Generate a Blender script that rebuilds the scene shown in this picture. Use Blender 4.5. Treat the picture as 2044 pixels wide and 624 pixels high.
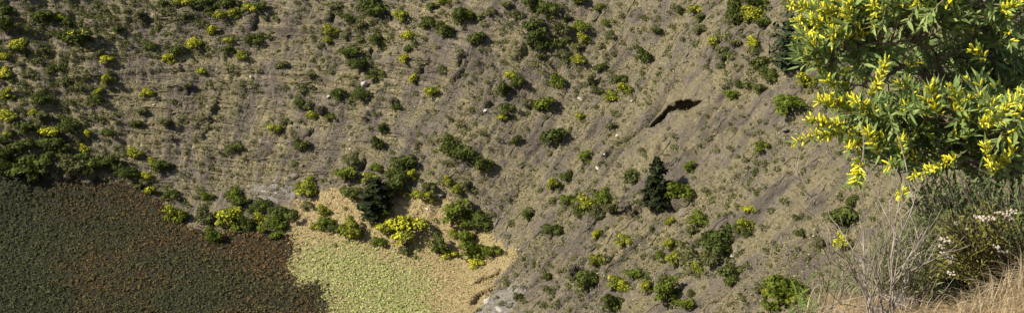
import bpy, math, random
import numpy as np
from mathutils import Vector, Matrix
R = math.radians
for o in list(bpy.data.objects): bpy.data.objects.remove(o)
SC = bpy.context.scene
COL = SC.collection

# ------------------------------------------------------------------ camera, sky, sun
W, H, F = 2044.0, 624.0, 2808.0          # photograph size and focal length in its pixels
PITCH = R(25.0)
cam = bpy.data.cameras.new('camera'); camo = bpy.data.objects.new('camera', cam); COL.objects.link(camo)
cam.sensor_width = 36.0; cam.lens = F/W*36.0; cam.clip_start = 0.1; cam.clip_end = 20000
camo.location = (0, 0, 0); camo.rotation_euler = (math.pi/2-PITCH, 0, 0)
SC.camera = camo
SUN_EL, SUN_AZ = R(41.0), R(-106.0)       # azimuth measured from +Y towards +X
sdir = Vector((math.sin(SUN_AZ)*math.cos(SUN_EL), math.cos(SUN_AZ)*math.cos(SUN_EL), math.sin(SUN_EL)))
wd = bpy.data.worlds.new('World'); SC.world = wd; wd.use_nodes = True
nt = wd.node_tree; bg = nt.nodes['Background']; sk = nt.nodes.new('ShaderNodeTexSky')
sk.sky_type = 'NISHITA'; sk.sun_disc = False; sk.sun_elevation = SUN_EL; sk.sun_rotation = SUN_AZ
nt.links.new(sk.outputs[0], bg.inputs[0]); bg.inputs[1].default_value = 0.085
sl = bpy.data.lights.new('sun', 'SUN'); sl.energy = 4.2; sl.angle = R(0.5); sl.color = (1.0, 0.95, 0.84)
so = bpy.data.objects.new('sun', sl); COL.objects.link(so)
so.rotation_euler = (-sdir).to_track_quat('-Z', 'Y').to_euler()
vs = SC.view_settings; vs.view_transform = 'Standard'; vs.look = 'None'; vs.exposure = 1.02; vs.gamma = 1.0
SC.render.engine = 'CYCLES'

# ------------------------------------------------------------------ helpers
CF = np.array([0, math.cos(PITCH), -math.sin(PITCH)]); CU = np.array([0, math.sin(PITCH), math.cos(PITCH)])
def ray(px, py):
    d = CF + np.array([1., 0, 0])*((px-W/2)/F) + CU*((H/2-py)/F)
    return d                                   # depth 1 along the view axis
def at(px, py, depth): return ray(px, py)*depth
def project(P):
    dz = P@CF; dz = np.where(dz < 0.1, 0.1, dz)
    return W/2 + F*P[:, 0]/dz, H/2 - F*(P@CU)/dz, dz

_prng = np.random.RandomState(7); _perm = np.tile(_prng.permutation(256), 3)
_ga = _prng.rand(256)*2*np.pi; _gx, _gy = np.cos(_ga), np.sin(_ga)
def pn(x, y, seed=0):
    x = np.asarray(x, float)+seed*17.31; y = np.asarray(y, float)+seed*9.77
    xi = np.floor(x).astype(int); yi = np.floor(y).astype(int); xf = x-xi; yf = y-yi
    u = xf*xf*xf*(xf*(xf*6-15)+10); v = yf*yf*yf*(yf*(yf*6-15)+10)
    def g(i, j, dx, dy):
        h = _perm[(_perm[i & 255]+j) & 255]; return _gx[h]*dx+_gy[h]*dy
    a = g(xi, yi, xf, yf); b = g(xi+1, yi, xf-1, yf); c = g(xi, yi+1, xf, yf-1); d = g(xi+1, yi+1, xf-1, yf-1)
    return ((a+(b-a)*u)+((c+(d-c)*u)-(a+(b-a)*u))*v)*1.4
def fbm(x, y, n=4, seed=0):
    s = 0; a = 1; t = 0
    for k in range(n): s = s+a*pn(x*2**k, y*2**k, seed+k); t += a; a *= .5
    return s/t
def sst(a, b, x):
    t = np.clip((x-a)/(b-a), 0, 1); return t*t*(3-2*t)

def link(o, parent=None):
    COL.objects.link(o)
    if parent is not None: o.parent = parent
    return o
def mesh_np(name, V, Fc, k, smooth=False):
    me = bpy.data.meshes.new(name); V = np.asarray(V, np.float32); Fc = np.asarray(Fc, np.int32)
    me.vertices.add(len(V)); me.vertices.foreach_set('co', V.ravel())
    me.loops.add(Fc.size); me.loops.foreach_set('vertex_index', Fc.ravel())
    n = len(Fc); me.polygons.add(n); me.polygons.foreach_set('loop_start', np.arange(n, dtype=np.int32)*k)
    me.update(calc_edges=True)
    if smooth: me.polygons.foreach_set('use_smooth', np.ones(n, bool))
    return me
def attr(me, name, a):
    at_ = me.attributes.new(name, 'FLOAT', 'POINT'); at_.data.foreach_set('value', np.asarray(a, np.float32).ravel())
def obj(name, me, mat, parent=None, **props):
    o = bpy.data.objects.new(name, me)
    if mat is not None and len(me.materials) == 0: me.materials.append(mat)
    for k, v in props.items(): o[k] = v
    return link(o, parent)
def empty(name, loc, label, cat, group=None, rz=0):
    o = bpy.data.objects.new(name, None); o.location = loc; o.rotation_euler = (0, 0, rz); o.empty_display_size = .2
    o['label'] = label; o['category'] = cat
    if group: o['group'] = group
    return link(o)

class MB:                                       # collects triangles and quads, builds one mesh
    def __init__(s): s.v = []; s.f = []
    def tube(s, pts, rad, n=5):
        pts = [Vector(p) for p in pts]; b0 = len(s.v)
        for i, p in enumerate(pts):
            t = (pts[min(i+1, len(pts)-1)]-pts[max(i-1, 0)])
            if t.length < 1e-6: t = Vector((0, 0, 1))
            t.normalize(); a = t.orthogonal().normalized(); b = t.cross(a)
            for k in range(n):
                w = 2*math.pi*k/n; s.v.append(p+(a*math.cos(w)+b*math.sin(w))*rad[i])
        for i in range(len(pts)-1):
            for k in range(n):
                k2 = (k+1) % n; s.f.append((b0+i*n+k, b0+i*n+k2, b0+(i+1)*n+k2, b0+(i+1)*n+k))
        s.f.append(tuple(b0+(len(pts)-1)*n+k for k in range(n)))
    def mesh(s, name, smooth=True):
        me = bpy.data.meshes.new(name); me.from_pydata([tuple(p) for p in s.v], [], s.f)
        if smooth: me.polygons.foreach_set('use_smooth', np.ones(len(me.polygons), bool))
        return me

# ------------------------------------------------------------------ materials
def new_mat(name):
    m = bpy.data.materials.new(name); m.use_nodes = True; n = m.node_tree
    b = n.nodes['Principled BSDF']; b.inputs['Roughness'].default_value = .85; b.inputs['Specular IOR Level'].default_value = .06
    return m, n, b
def N(n, t, **kw):
    q = n.nodes.new(t)
    for k, v in kw.items(): setattr(q, k, v)
    return q
def ramp(n, src, stops):
    r = N(n, 'ShaderNodeValToRGB'); n.links.new(src, r.inputs[0]); e = r.color_ramp.elements
    while len(e) < len(stops): e.new(.5)
    for i, (p, c) in enumerate(stops): e[i].position = p; e[i].color = (*c, 1)
    return r.outputs[0]
def mixc(n, fac, a, b, mode='MIX'):
    m = N(n, 'ShaderNodeMix', data_type='RGBA', blend_type=mode)
    for i, v in ((0, fac), (6, a), (7, b)):
        if isinstance(v, (int, float)): m.inputs[i].default_value = v
        elif isinstance(v, tuple): m.inputs[i].default_value = (*v, 1)
        else: n.links.new(v, m.inputs[i])
    return m.outputs[2]
def noise(n, vec, scale, detail=4, rough=.55):
    q = N(n, 'ShaderNodeTexNoise'); q.inputs['Scale'].default_value = scale; q.inputs['Detail'].default_value = detail
    q.inputs['Roughness'].default_value = rough
    if vec is not None: n.links.new(vec, q.inputs['Vector'])
    return q.outputs[0]
def foliage_mat(name, c1, c2, c3=None, trans=.25, rough=.6, src='obj'):
    """leaf colour: random per object (or per clump), finer noise in space, some light through the leaf"""
    m, n, b = new_mat(name); geo = N(n, 'ShaderNodeNewGeometry')
    if src == 'obj': rv = N(n, 'ShaderNodeObjectInfo').outputs['Random']
    else: rv = N(n, 'ShaderNodeAttribute', attribute_name='rnd').outputs['Fac']
    col = mixc(n, rv, c1, c2)
    isl = geo.outputs['Random Per Island']
    col = mixc(n, ramp(n, isl, [(.45, (0, 0, 0)), (1, (.7, .7, .7))]), col, c3 or tuple(min(1, x*1.6) for x in c2))
    dk = ramp(n, isl, [(0, (.7, .7, .7)), (.4, (1, 1, 1))]); col = mixc(n, 1.0, col, dk, 'MULTIPLY')
    n.links.new(col, b.inputs['Base Color']); b.inputs['Roughness'].default_value = rough
    if trans:
        t = N(n, 'ShaderNodeBsdfTranslucent'); n.links.new(col, t.inputs[0]); mx = N(n, 'ShaderNodeMixShader'); mx.inputs[0].default_value = trans
        n.links.new(b.outputs[0], mx.inputs[1]); n.links.new(t.outputs[0], mx.inputs[2]); n.links.new(mx.outputs[0], n.nodes['Material Output'].inputs[0])
    return m
def plain_mat(name, c1, c2, scale=8., rough=.85, bump=.0):
    m, n, b = new_mat(name); tc = N(n, 'ShaderNodeTexCoord').outputs['Object']; f = noise(n, tc, scale, 5, .6)
    n.links.new(ramp(n, f, [(.3, c1), (.7, c2)]), b.inputs['Base Color']); b.inputs['Roughness'].default_value = rough
    if bump:
        bp = N(n, 'ShaderNodeBump'); bp.inputs['Strength'].default_value = bump; bp.inputs['Distance'].default_value = .05
        n.links.new(f, bp.inputs['Height']); n.links.new(bp.outputs[0], b.inputs['Normal'])
    return m
M = {}
M['dark'] = foliage_mat('leaf_dark_green', (.050, .066, .013), (.088, .106, .022), (.14, .155, .038), .3)
M['green'] = foliage_mat('leaf_mid_green', (.075, .105, .012), (.12, .145, .018), (.18, .20, .03), .25)
M['olive'] = foliage_mat('leaf_olive', (.080, .085, .030), (.125, .122, .046), (.17, .16, .065), .2)
M['lime'] = foliage_mat('leaf_yellow_green', (.125, .145, .018), (.20, .205, .028), (.29, .28, .04), .25)
M['dry'] = foliage_mat('leaf_dry_grey', (.09, .075, .05), (.14, .12, .085), (.19, .16, .12), .1)
M['conifer'] = foliage_mat('needle_dark', (.014, .020, .007), (.022, .028, .010), (.042, .050, .018), .05)
M['pine'] = foliage_mat('needle_pine', (.022, .034, .014), (.03, .044, .018), (.05, .065, .028), .1)
M['blossom'] = foliage_mat('blossom_yellow', (.32, .34, .02), (.56, .51, .03), (.66, .60, .05), .25)
M['bark'] = plain_mat('bark', (.06, .048, .036), (.13, .105, .08), 6)
M['tussock'] = foliage_mat('tussock_straw_green', (.20, .185, .075), (.31, .28, .13), (.38, .345, .18), .3, .8, 'attr')
M['scrub'] = foliage_mat('scrub_small', (.050, .068, .016), (.125, .128, .036), (.18, .175, .05), .25, .7, 'attr')
M['drygrass'] = foliage_mat('apron_grass', (.39, .295, .135), (.53, .41, .20), (.61, .49, .265), .2, .8, 'attr')
M['palefern'] = foliage_mat('pale_fern', (.31, .355, .10), (.43, .46, .15), (.55, .56, .235), .2, .8, 'attr')
def dark_mat():
    m = foliage_mat('dark_fern', (.042, .055, .020), (.064, .067, .028), (.092, .092, .044), .1, .8, 'attr')
    n = m.node_tree; b = n.nodes['Principled BSDF']; old = b.inputs['Base Color'].links[0].from_socket
    rd = N(n, 'ShaderNodeAttribute', attribute_name='red').outputs['Fac']
    c = mixc(n, rd, old, mixc(n, 1.0, old, (2.0, 1.12, 1.12), 'MULTIPLY'))
    for l in list(old.links): n.links.new(c, l.to_socket) if l.to_node.type != 'MIX' else None
    return m
M['darkfern'] = dark_mat()

def ground_mat():
    m, n, b = new_mat('crater_ground'); b.inputs['Roughness'].default_value = .95
    A = lambda nm: N(n, 'ShaderNodeAttribute', attribute_name=nm).outputs['Fac']
    geo = N(n, 'ShaderNodeNewGeometry').outputs['Position']
    fl = N(n, 'ShaderNodeUVMap', uv_map='flow').outputs[0]
    mp = N(n, 'ShaderNodeMapping'); mp.inputs['Scale'].default_value = (1.0, .2, 1); n.links.new(fl, mp.inputs[0])
    st = noise(n, mp.outputs[0], .35, 8, .62)             # streaks along the fall line
    pt = noise(n, geo, .22, 6, .6); fi = noise(n, geo, 2.6, 6, .7); sp = noise(n, geo, 7., 3, .6)
    rock = ramp(n, st, [(.30, (.085, .071, .056)), (.45, (.150, .124, .096)), (.58, (.193, .161, .121)), (.75, (.255, .215, .162))])
    soil = ramp(n, fi, [(.3, (.145, .120, .066)), (.55, (.235, .197, .110)), (.75, (.32, .275, .162))])
    g = N(n, 'ShaderNodeMath', operation='ADD'); n.links.new(pt, g.inputs[0]); n.links.new(st, g.inputs[1])
    gf = ramp(n, g.outputs[0], [(.47, (0, 0, 0)), (.53, (1, 1, 1))]); g2 = N(n, 'ShaderNodeMath', operation='MULTIPLY'); g2.inputs[1].default_value = .5
    n.links.new(g.outputs[0], g2.inputs[0]); gf = ramp(n, g2.outputs[0], [(.455, (0, 0, 0)), (.545, (.9, .9, .9))])
    col = mixc(n, gf, rock, soil)
    dk = ramp(n, fi, [(.30, (.5, .5, .5)), (.46, (1, 1, 1)), (.60, (1.05, 1.05, 1.05)), (.72, (1.45, 1.42, 1.35))]); col = mixc(n, 1., col, dk, 'MULTIPLY')
    sm = N(n, 'ShaderNodeMapping'); sm.inputs['Scale'].default_value = (.04, .04, 2.2); n.links.new(geo, sm.inputs[0]); stn = noise(n, sm.outputs[0], 1.0, 5, .65)
    band = ramp(n, stn, [(.38, (.62, .62, .60)), (.46, (1, 1, 1)), (.55, (1, 1, 1)), (.61, (1.5, 1.46, 1.36))]); col = mixc(n, A('ledge'), col, mixc(n, 1., col, band, 'MULTIPLY'))
    col = mixc(n, A('apron'), col, ramp(n, fi, [(.3, (.26, .195, .095)), (.55, (.40, .31, .155)), (.75, (.49, .39, .205))]))
    pale = ramp(n, fi, [(.4, (.20, .175, .14)), (.6, (.30, .265, .215)), (.72, (.50, .46, .40))]); col = mixc(n, A('pale'), col, pale)
    pg = ramp(n, fi, [(.3, (.20, .20, .075)), (.7, (.36, .355, .15))]); col = mixc(n, A('green'), col, pg)
    df = ramp(n, fi, [(.3, (.03, .03, .018)), (.7, (.06, .054, .035))]); col = mixc(n, A('darkz'), col, df)
    n.links.new(col, b.inputs['Base Color'])
    vo = N(n, 'ShaderNodeTexVoronoi', feature='DISTANCE_TO_EDGE'); vo.inputs['Scale'].default_value = .55; wv = N(n, 'ShaderNodeMix', data_type='VECTOR'); wv.inputs[0].default_value = .0
    wm = N(n, 'ShaderNodeVectorMath', operation='ADD'); nz = N(n, 'ShaderNodeTexNoise'); nz.inputs['Scale'].default_value = .9; n.links.new(geo, nz.inputs['Vector']); n.links.new(nz.outputs['Color'], wm.inputs[0]); n.links.new(mp.outputs[0], wm.inputs[1]); n.links.new(wm.outputs[0], vo.inputs['Vector'])
    cr = N(n, 'ShaderNodeMapRange'); cr.inputs[2].default_value = .12; cr.inputs[3].default_value = -.35; cr.inputs[4].default_value = 0; n.links.new(vo.outputs['Distance'], cr.inputs[0])
    h0 = N(n, 'ShaderNodeMath', operation='ADD'); n.links.new(fi, h0.inputs[0]); n.links.new(sp, h0.inputs[1])
    hsum = N(n, 'ShaderNodeMath', operation='ADD'); n.links.new(h0.outputs[0], hsum.inputs[0]); n.links.new(cr.outputs[0], hsum.inputs[1])
    bp = N(n, 'ShaderNodeBump'); bp.inputs['Strength'].default_value = 1.0; bp.inputs['Distance'].default_value = .4
    n.links.new(hsum.outputs[0], bp.inputs['Height']); n.links.new(bp.outputs[0], b.inputs['Normal'])
    return m
M['ground'] = ground_mat()

# ------------------------------------------------------------------ crater terrain (metres, camera eye at 0,0,0)
CX, CY, FLOOR = -60.0, 130.0, -101.0
def adiff(a, b): return (a-b+math.pi) % (2*math.pi)-math.pi
def tanslope(th):
    d = np.abs(adiff(th, R(-65))); return .84+.50*(1-sst(R(6), R(42), d))
def floor_r(th):
    return 68+9*np.exp(-(adiff(th, R(43))/R(8))**2)+1.2*np.sin(th*5+1)
def bank(x, y):
    yy = np.maximum(y, -3)
    z = -1.62-.28*yy-1.35*np.maximum(yy-5.1, 0)-5*np.maximum(1.2+.05*(yy-4)-x, 0)*sst(1.2, 2.4, yy)
    return z+.56*sst(1.12, 1.62, x)*(1-sst(3.55, 4.35, yy))*sst(1.5, 2.6, yy)
def base_h(x, y):
    dx, dy = x-CX, y-CY; r = np.hypot(dx, dy); th = np.arctan2(dy, dx); t = tanslope(th); k = 3.2
    s = (r-floor_r(th))/k; z = FLOOR+t*k*np.logaddexp(0, np.clip(s, -40, 400))
    rim = 1.0+4*np.sin(th*3+.5)*sst(R(10), R(40), np.abs(adiff(th, R(-65))))
    over = np.maximum(z-rim, 0); rr = over/t
    z = np.where(z > rim, rim+2.5*(1-np.exp(-rr/6))-70*(1-np.exp(-np.maximum(rr-8, 0)/220)), z)
    w = 1-sst(7, 15, np.hypot(x, y)); return z*(1-w)+bank(x, y)*w
def hit(px, py):
    d = ray(px, py); t = np.arange(60, 320, .2); P = t[:, None]*d
    below = P[:, 2] < base_h(P[:, 0], P[:, 1]); i = int(np.argmax(below)); return P[i] if below[i] else P[-1]
def plan(pts): return np.array([hit(*p)[:2] for p in pts])

th = [R(-38)]
while th[-1] < R(128): th.append(th[-1]+R(.205))
while th[-1] < R(-38+360)-R(3.5): th.append(th[-1]+R(3))
th = np.array(th)
rs = [0.5]
while rs[-1] < 40: rs.append(rs[-1]+2.0)
while rs[-1] < 58: rs.append(rs[-1]+.6)
while rs[-1] < 127: rs.append(rs[-1]+.27)
while rs[-1] < 230: rs.append(rs[-1]+1.6)
while rs[-1] < 9000: rs.append(rs[-1]*1.16)
rs = np.array(rs); TH, RR = np.meshgrid(th, rs, indexing='ij'); NT, NR = TH.shape
X = CX+RR*np.cos(TH); Y = CY+RR*np.sin(TH); Z = base_h(X, Y)
U = TH*90.0; slope = sst(66, 74, RR-(floor_r(TH)-68)); inner = 1-sst(128, 150, RR)
# relief along the slope normal
rock_n = fbm(U*.045, RR*.018, 4, 3)
disp = 1.9*fbm(U*.028, RR*.028, 3, 1)*slope + .85*fbm(U*.13, RR*.07, 4, 5)*slope + .50*fbm(U*.55, RR*.35, 3, 9)*(.25+.75*slope)
disp += .24*pn(U*1.5, RR*1.1, 14)*(.4+.6*slope)
wu = U+3*fbm(U*.05, RR*.05, 3, 21)+1.2*fbm(U*.3, RR*.2, 2, 22)
for sc, dep, sd in ((.10, .8, 31), (.21, .5, 33)):        # narrow gullies and cracks down the fall line
    g = np.abs(pn(wu*sc, RR*.012, sd)); disp -= dep*(1-.45*sst(R(38), R(62), TH))*np.exp(-(g/.055)**2)*slope*sst(-.1, .35, pn(wu*.06, RR*.05, sd+1))
leftw = sst(R(38), R(62), TH)*(1-sst(R(150), R(170), TH)) # layered ledges on the far wall
zz = Z+1.0*fbm(U*.02, RR*.02, 2, 41)
led = np.zeros_like(Z)
for k, (p, a) in enumerate(((1.9, .42), (1.15, .22), (3.3, .5))):
    f = (zz/p+.35*pn(U*.05, zz*0, 43+k)) % 1.0; led += 2.2*a*(np.abs(f-.5)*2)**5*sst(-.25, .4, fbm(U*.05, zz*.4, 2, 51+k))
disp += led*slope*(.25+.75*leftw)
disp -= .55*(1-np.minimum(np.abs(pn(wu*.42, RR*.07, 141))*4, 1))**2*slope*(1-.9*leftw) + .3*(1-.75*leftw)*(1-np.minimum(np.abs(pn(wu*.9, RR*.2, 143))*4, 1))**2*slope
NX, NY, NZ = -np.cos(TH)*.64, -np.sin(TH)*.64, np.full_like(TH, .77)
far = inner*(1-sst(150, 60, 0*RR))
disp = disp*inner*sst(25, 45, np.hypot(X, Y))
DX, DY, DZ = NX*disp, NY*disp, NZ*disp
def seg_field(poly):
    """signed distance (left of the line positive) and position along 0..1"""
    best = np.full(X.shape, 1e9); sg = np.zeros(X.shape); al = np.zeros(X.shape)
    L = np.r_[0, np.cumsum(np.hypot(*(poly[1:]-poly[:-1]).T))]; lo = poly.min(0)-14; hi = poly.max(0)+14
    mk = (X > lo[0]) & (X < hi[0]) & (Y > lo[1]) & (Y < hi[1]); x = X[mk]; y = Y[mk]
    b = np.full(x.shape, 1e9); s_ = np.zeros(x.shape); a_ = np.zeros(x.shape)
    jx = .5*pn(x*.5, y*.5, 61); 
    for i in range(len(poly)-1):
        p, q = poly[i], poly[i+1]; d = q-p; l = np.hypot(*d); t0 = ((x-p[0])*d[0]+(y-p[1])*d[1])/(l*l); t = np.clip(t0, 0, 1)
        dist = np.hypot(x-p[0]-t*d[0], y-p[1]-t*d[1]); side = np.sign(-(x-p[0])*d[1]+(y-p[1])*d[0])
        u = dist < b; b[u] = dist[u]; s_[u] = (side*dist)[u]; a_[u] = ((L[i]+t0*l)/L[-1])[u]
    best[mk] = b; sg[mk] = s_+jx; al[mk] = a_; return sg, al, mk
SCARPS = [  # lower end first, in photograph pixels; height in metres, reach on the raised side
    ([(1308, 306), (1316, 278), (1332, 262)], .5, 4), ([(1276, 312), (1297, 292)], .5, 3),
    ([(1170, 345), (1191, 330), (1204, 307), (1217, 287), (1240, 276), (1277, 250)], .75, 5),
    ([(1244, 438), (1262, 433), (1284, 421)], 1.0, 4), ([(1168, 462), (1182, 452)], .8, 3), ([(1205, 530), (1234, 496)], .8, 4),
    ([(1345, 328), (1393, 303), (1430, 273), (1475, 252)], .6, 5), ([(938, 572), (965, 556), (1003, 535)], .8, 3),
    ([(403, 287), (416, 253), (432, 215), (446, 180)], .5, 2), ([(710, 343), (733, 316)], .9, 3), ([(614, 279), (628, 257)], .7, 3),
    ([(837, 149), (857, 109)], .7, 3), ([(907, 139), (929, 106)], .8, 3), ([(895, 169), (937, 126)], .6, 3), ([(713, 152), (737, 84)], .9, 3),
    ([(1406, 145), (1421, 99)], .9, 4), ([(1476, 82), (1494, 55)], .8, 3), ([(655, 48), (662, 25)], .7, 3), ([(528, 50), (542, 25)], .6, 3),
    ([(502, 68), (516, 28)], .7, 3), ([(1022, 123), (1052, 92)], .6, 3), ([(1150, 204), (1170, 182)], .5, 3), ([(1338, 405), (1366, 418), (1388, 390)], 1.1, 4),
    ([(930, 610), (960, 585), (992, 568)], .9, 4), ([(1140, 300), (1150, 290)], .7, 3), ([(958, 222), (972, 214), (985, 196)], .7, 3), ([(1036, 205), (1052, 190)], .5, 3),
    ([(1195, 350), (1225, 322)], .5, 3), ([(1280, 480), (1310, 455)], .5, 3), ([(730, 250), (748, 215)], .5, 3), ([(375, 195), (383, 165)], .6, 3)]
for pts, hgt, reach in SCARPS:
    sg, al, mk = seg_field(plan(pts)); win = sst(-.02, .22, al)*(1-sst(.78, 1.02, al))*mk
    up = sst(-.12, .16, sg)*np.exp(-np.maximum(sg, 0)/reach); dn = -.9*np.exp(-(np.minimum(sg, 0)/(.35+.4*hgt))**2)*(sg <= .15)
    d = hgt*win*(up*.8+dn*.75); DX += NX*d; DY += NY*d; DZ += NZ*d
    ov = hgt*.62*win*sst(-.1, .2, sg)*np.exp(-np.maximum(sg-.2, 0)/.9)            # the lip leans out over the foot of the step
    px_, py_ = plan(pts)[0], plan(pts)[-1]; t = (py_-px_)/np.hypot(*(py_-px_)); DX += t[1]*ov; DY += -t[0]*ov
HOLLOW = plan([(1288, 250), (1314, 229), (1336, 211), (1360, 202), (1402, 203)])
D0 = np.stack([DX, DY, DZ], -1).copy()
sg, al, mk = seg_field(HOLLOW); win = np.sin(np.pi*np.clip(al, 0, 1))**.7*mk
d = -3.3*win*np.exp(-((sg-.4)/1.15)**2); DX += NX*d; DY += NY*d; DZ += NZ*d
PX, PY, PZ = X+DX, Y+DY, Z+DZ
PZ = PZ-.6*(1-sst(12, 16, np.hypot(X, Y)))                # lies under the finer bank near the viewpoint

def inpoly(poly, x, y):
    c = np.zeros(np.shape(x), bool); j = len(poly)-1
    for i in range(len(poly)):
        xi, yi = poly[i]; xj, yj = poly[j]
        if abs(yj-yi) > 1e-9: c ^= ((yi > y) != (yj > y)) & (x < (xj-xi)*(y-yi)/(yj-yi)+xi)
        j = i
    return c
def poly_dist(poly, x, y):
    b = np.full(np.shape(x), 1e9)
    for i in range(len(poly)-1):
        p, q = poly[i], poly[i+1]; d = q-p; t = np.clip(((x-p[0])*d[0]+(y-p[1])*d[1])/(d@d+1e-9), 0, 1); b = np.minimum(b, np.hypot(x-p[0]-t*d[0], y-p[1]-t*d[1]))
    return b
dark_edge = plan([(0, 350), (100, 354), (200, 357), (258, 365), (298, 386), (325, 402), (345, 432), (400, 464), (450, 464), (560, 470), (592, 495), (568, 545), (592, 572), (640, 563), (652, 600), (650, 640), (660, 700)])
DARK = np.vstack([[[-135, 200]], dark_edge, [[-30, 118], [-60, 65], [-135, 80]]])
GREEN = plan([(568, 545), (604, 492), (660, 484), (760, 505), (850, 555), (868, 600), (850, 700), (660, 700), (650, 640), (652, 600), (640, 563), (592, 572)])
APRON = plan([(588, 405), (620, 390), (660, 380), (740, 388), (860, 394), (960, 430), (1040, 505), (1000, 545), (940, 640), (880, 710), (640, 710), (600, 600), (560, 540), (565, 470)])
PALE = [plan([(490, 372), (530, 352), (600, 372), (590, 398), (520, 402)]), plan([(945, 630), (975, 590), (1010, 575), (1050, 560), (1010, 640)]), plan([(716, 175), (728, 152), (742, 155), (733, 180)]), plan([(1440, 520), (1470, 495), (1480, 498), (1455, 520)])]
def zones(x, y):
    jx = x+1.4*fbm(x*.4, y*.4, 3, 71)+.5*pn(x*2.1, y*2.1, 74); jy = y+1.6*fbm(x*.5, y*.5, 3, 72)+.8*pn(x*2.1, y*2.1, 75)
    dk = inpoly(DARK, jx, jy); gr = inpoly(GREEN, x+3*fbm(x*.25, y*.25, 3, 73), y+3*fbm(x*.25, y*.25, 3, 76)+4*pn(x*.9, y*.9, 77)) & ~dk; ap = inpoly(APRON, jx, jy) & ~dk
    pl = np.zeros(np.shape(x), bool)
    for p in PALE: pl |= inpoly(p, jx, jy)
    return dk, gr, ap, pl
dk, gr, ap, pl = zones(X, Y)
V = np.stack([PX, PY, PZ], -1).reshape(-1, 3)
idx = np.arange(NT*NR).reshape(NT, NR); nx = np.roll(idx, -1, 0)
Fq = np.stack([idx[:, :-1], idx[:, 1:], nx[:, 1:], nx[:, :-1]], -1).reshape(-1, 4)
me = mesh_np('crater', V, Fq, 4, True)
for nm, a in (('ledge', (leftw*.9+.1)*slope), ('darkz', dk), ('green', gr*.6), ('apron', ap), ('pale', pl)): attr(me, nm, a.astype(float))
uv = me.uv_layers.new(name='flow'); fu = np.stack([U, RR], -1).reshape(-1, 2)[Fq.ravel()].astype(np.float32); uv.data.foreach_set('uv', fu.ravel())
ground = obj('crater_terrain', me, M['ground'], kind='structure')
bpy.context.view_layer.update()
GP = np.stack([PX, PY, PZ], -1)
def ground_hit(px, py):
    d = Vector(ray(px, py)); ok, loc, nor, _ = ground.ray_cast(d*30, d.normalized()); return loc if ok else None

# ------------------------------------------------------------------ scatter: countless small plants, one object per kind
RNG = np.random.RandomState(11)
ti_max = int(np.searchsorted(th, R(127))); rj0 = int(np.searchsorted(rs, 20)); rj1 = int(np.searchsorted(rs, 140))
def sample(n, rmax=150):
    """random points of the terrain, even by area, kept when the photograph could see them"""
    t = RNG.uniform(R(-37), R(126), n); r = np.sqrt(RNG.uniform(10**2, rmax**2, n))
    fi = np.interp(t, th, np.arange(NT)); fj = np.interp(r, rs, np.arange(NR)); i = np.minimum(fi.astype(int), NT-2); j = np.minimum(fj.astype(int), NR-2)
    a = (fi-i)[:, None]; b = (fj-j)[:, None]
    P = GP[i, j]*(1-a)*(1-b)+GP[i+1, j]*a*(1-b)+GP[i, j+1]*(1-a)*b+GP[i+1, j+1]*a*b
    px, py, dz = project(P); k = (px > -70) & (px < 2110) & (py > -60) & (py < 700) & (dz > 30)
    return P[k], px[k], py[k], t[k], r[k]
def blade_template(rng, n, h, w, spread):
    V = []; Fc = []
    for k in range(n):
        a = rng.uniform(0, 2*np.pi); d = np.array([np.cos(a), np.sin(a), 0]); s = np.array([-d[1], d[0], 0])*w*rng.uniform(.6, 1.3)*.5
        o = d*rng.uniform(0, spread); L = h*rng.uniform(.6, 1.2); tip = o+d*L*rng.uniform(.3, .8)+np.array([0, 0, L]); b = len(V)
        V += [o-s-np.array([0, 0, .05]), o+s-np.array([0, 0, .05]), tip]; Fc.append((b, b+1, b+2))
    return np.array(V), np.array(Fc)
def leafy_template(rng, n, h, w, rad):
    V = []; Fc = []
    for k in range(n):
        d = rng.normal(size=3); d[2] = abs(d[2])*.9; d /= np.linalg.norm(d); c = d*np.array([rad, rad, h])*rng.uniform(.6, 1.05)
        nrm = d+rng.normal(size=3)*.5; nrm /= np.linalg.norm(nrm); a = np.cross(nrm, rng.normal(size=3)); a /= np.linalg.norm(a); b_ = np.cross(nrm, a)
        s = w*rng.uniform(.6, 1.3); b = len(V); V += [c-a*s, c+b_*s*.55, c+a*s, c-b_*s*.55]; Fc += [(b, b+1, b+2), (b, b+2, b+3)]
    return np.array(V), np.array(Fc)
def scatter(name, templates, P, sc, mat, label, cat, extra=None, kind='stuff', parent=None):
    Vs, Fs, Rn, Ex = [], [], [], []; off = 0; pick = RNG.randint(0, len(templates), len(P))
    for q, (tv, tf) in enumerate(templates):
        s = np.where(pick == q)[0]
        if len(s) == 0: continue
        a = RNG.uniform(0, 2*np.pi, len(s)); c, sn = np.cos(a)[:, None], np.sin(a)[:, None]; k = sc[s][:, None]
        vx = (tv[None, :, 0]*c-tv[None, :, 1]*sn)*k+P[s, 0:1]; vy = (tv[None, :, 0]*sn+tv[None, :, 1]*c)*k+P[s, 1:2]; vz = tv[None, :, 2]*k+P[s, 2:3]
        Vs.append(np.stack([vx, vy, vz], -1).reshape(-1, 3)); Fs.append((tf[None]+(np.arange(len(s))*len(tv))[:, None, None]+off).reshape(-1, 3)); off += len(s)*len(tv)
        Rn.append(np.repeat(RNG.rand(len(s)), len(tv)))
        if extra is not None: Ex.append(np.repeat(extra[s], len(tv)))
    me = mesh_np(name, np.concatenate(Vs), np.concatenate(Fs), 3); attr(me, 'rnd', np.concatenate(Rn))
    if extra is not None: attr(me, 'red', np.concatenate(Ex))
    o = obj(name, me, mat, parent); o['kind'] = kind; o['label'] = label; o['category'] = cat; return o
ferns = [leafy_template(RNG, 7, .30, .17, .26) for k in range(6)]
grass_t = [blade_template(RNG, 6, .30, .13, .22) for k in range(2)]+[leafy_template(RNG, 8, .24, .13, .24) for k in range(4)]
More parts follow.
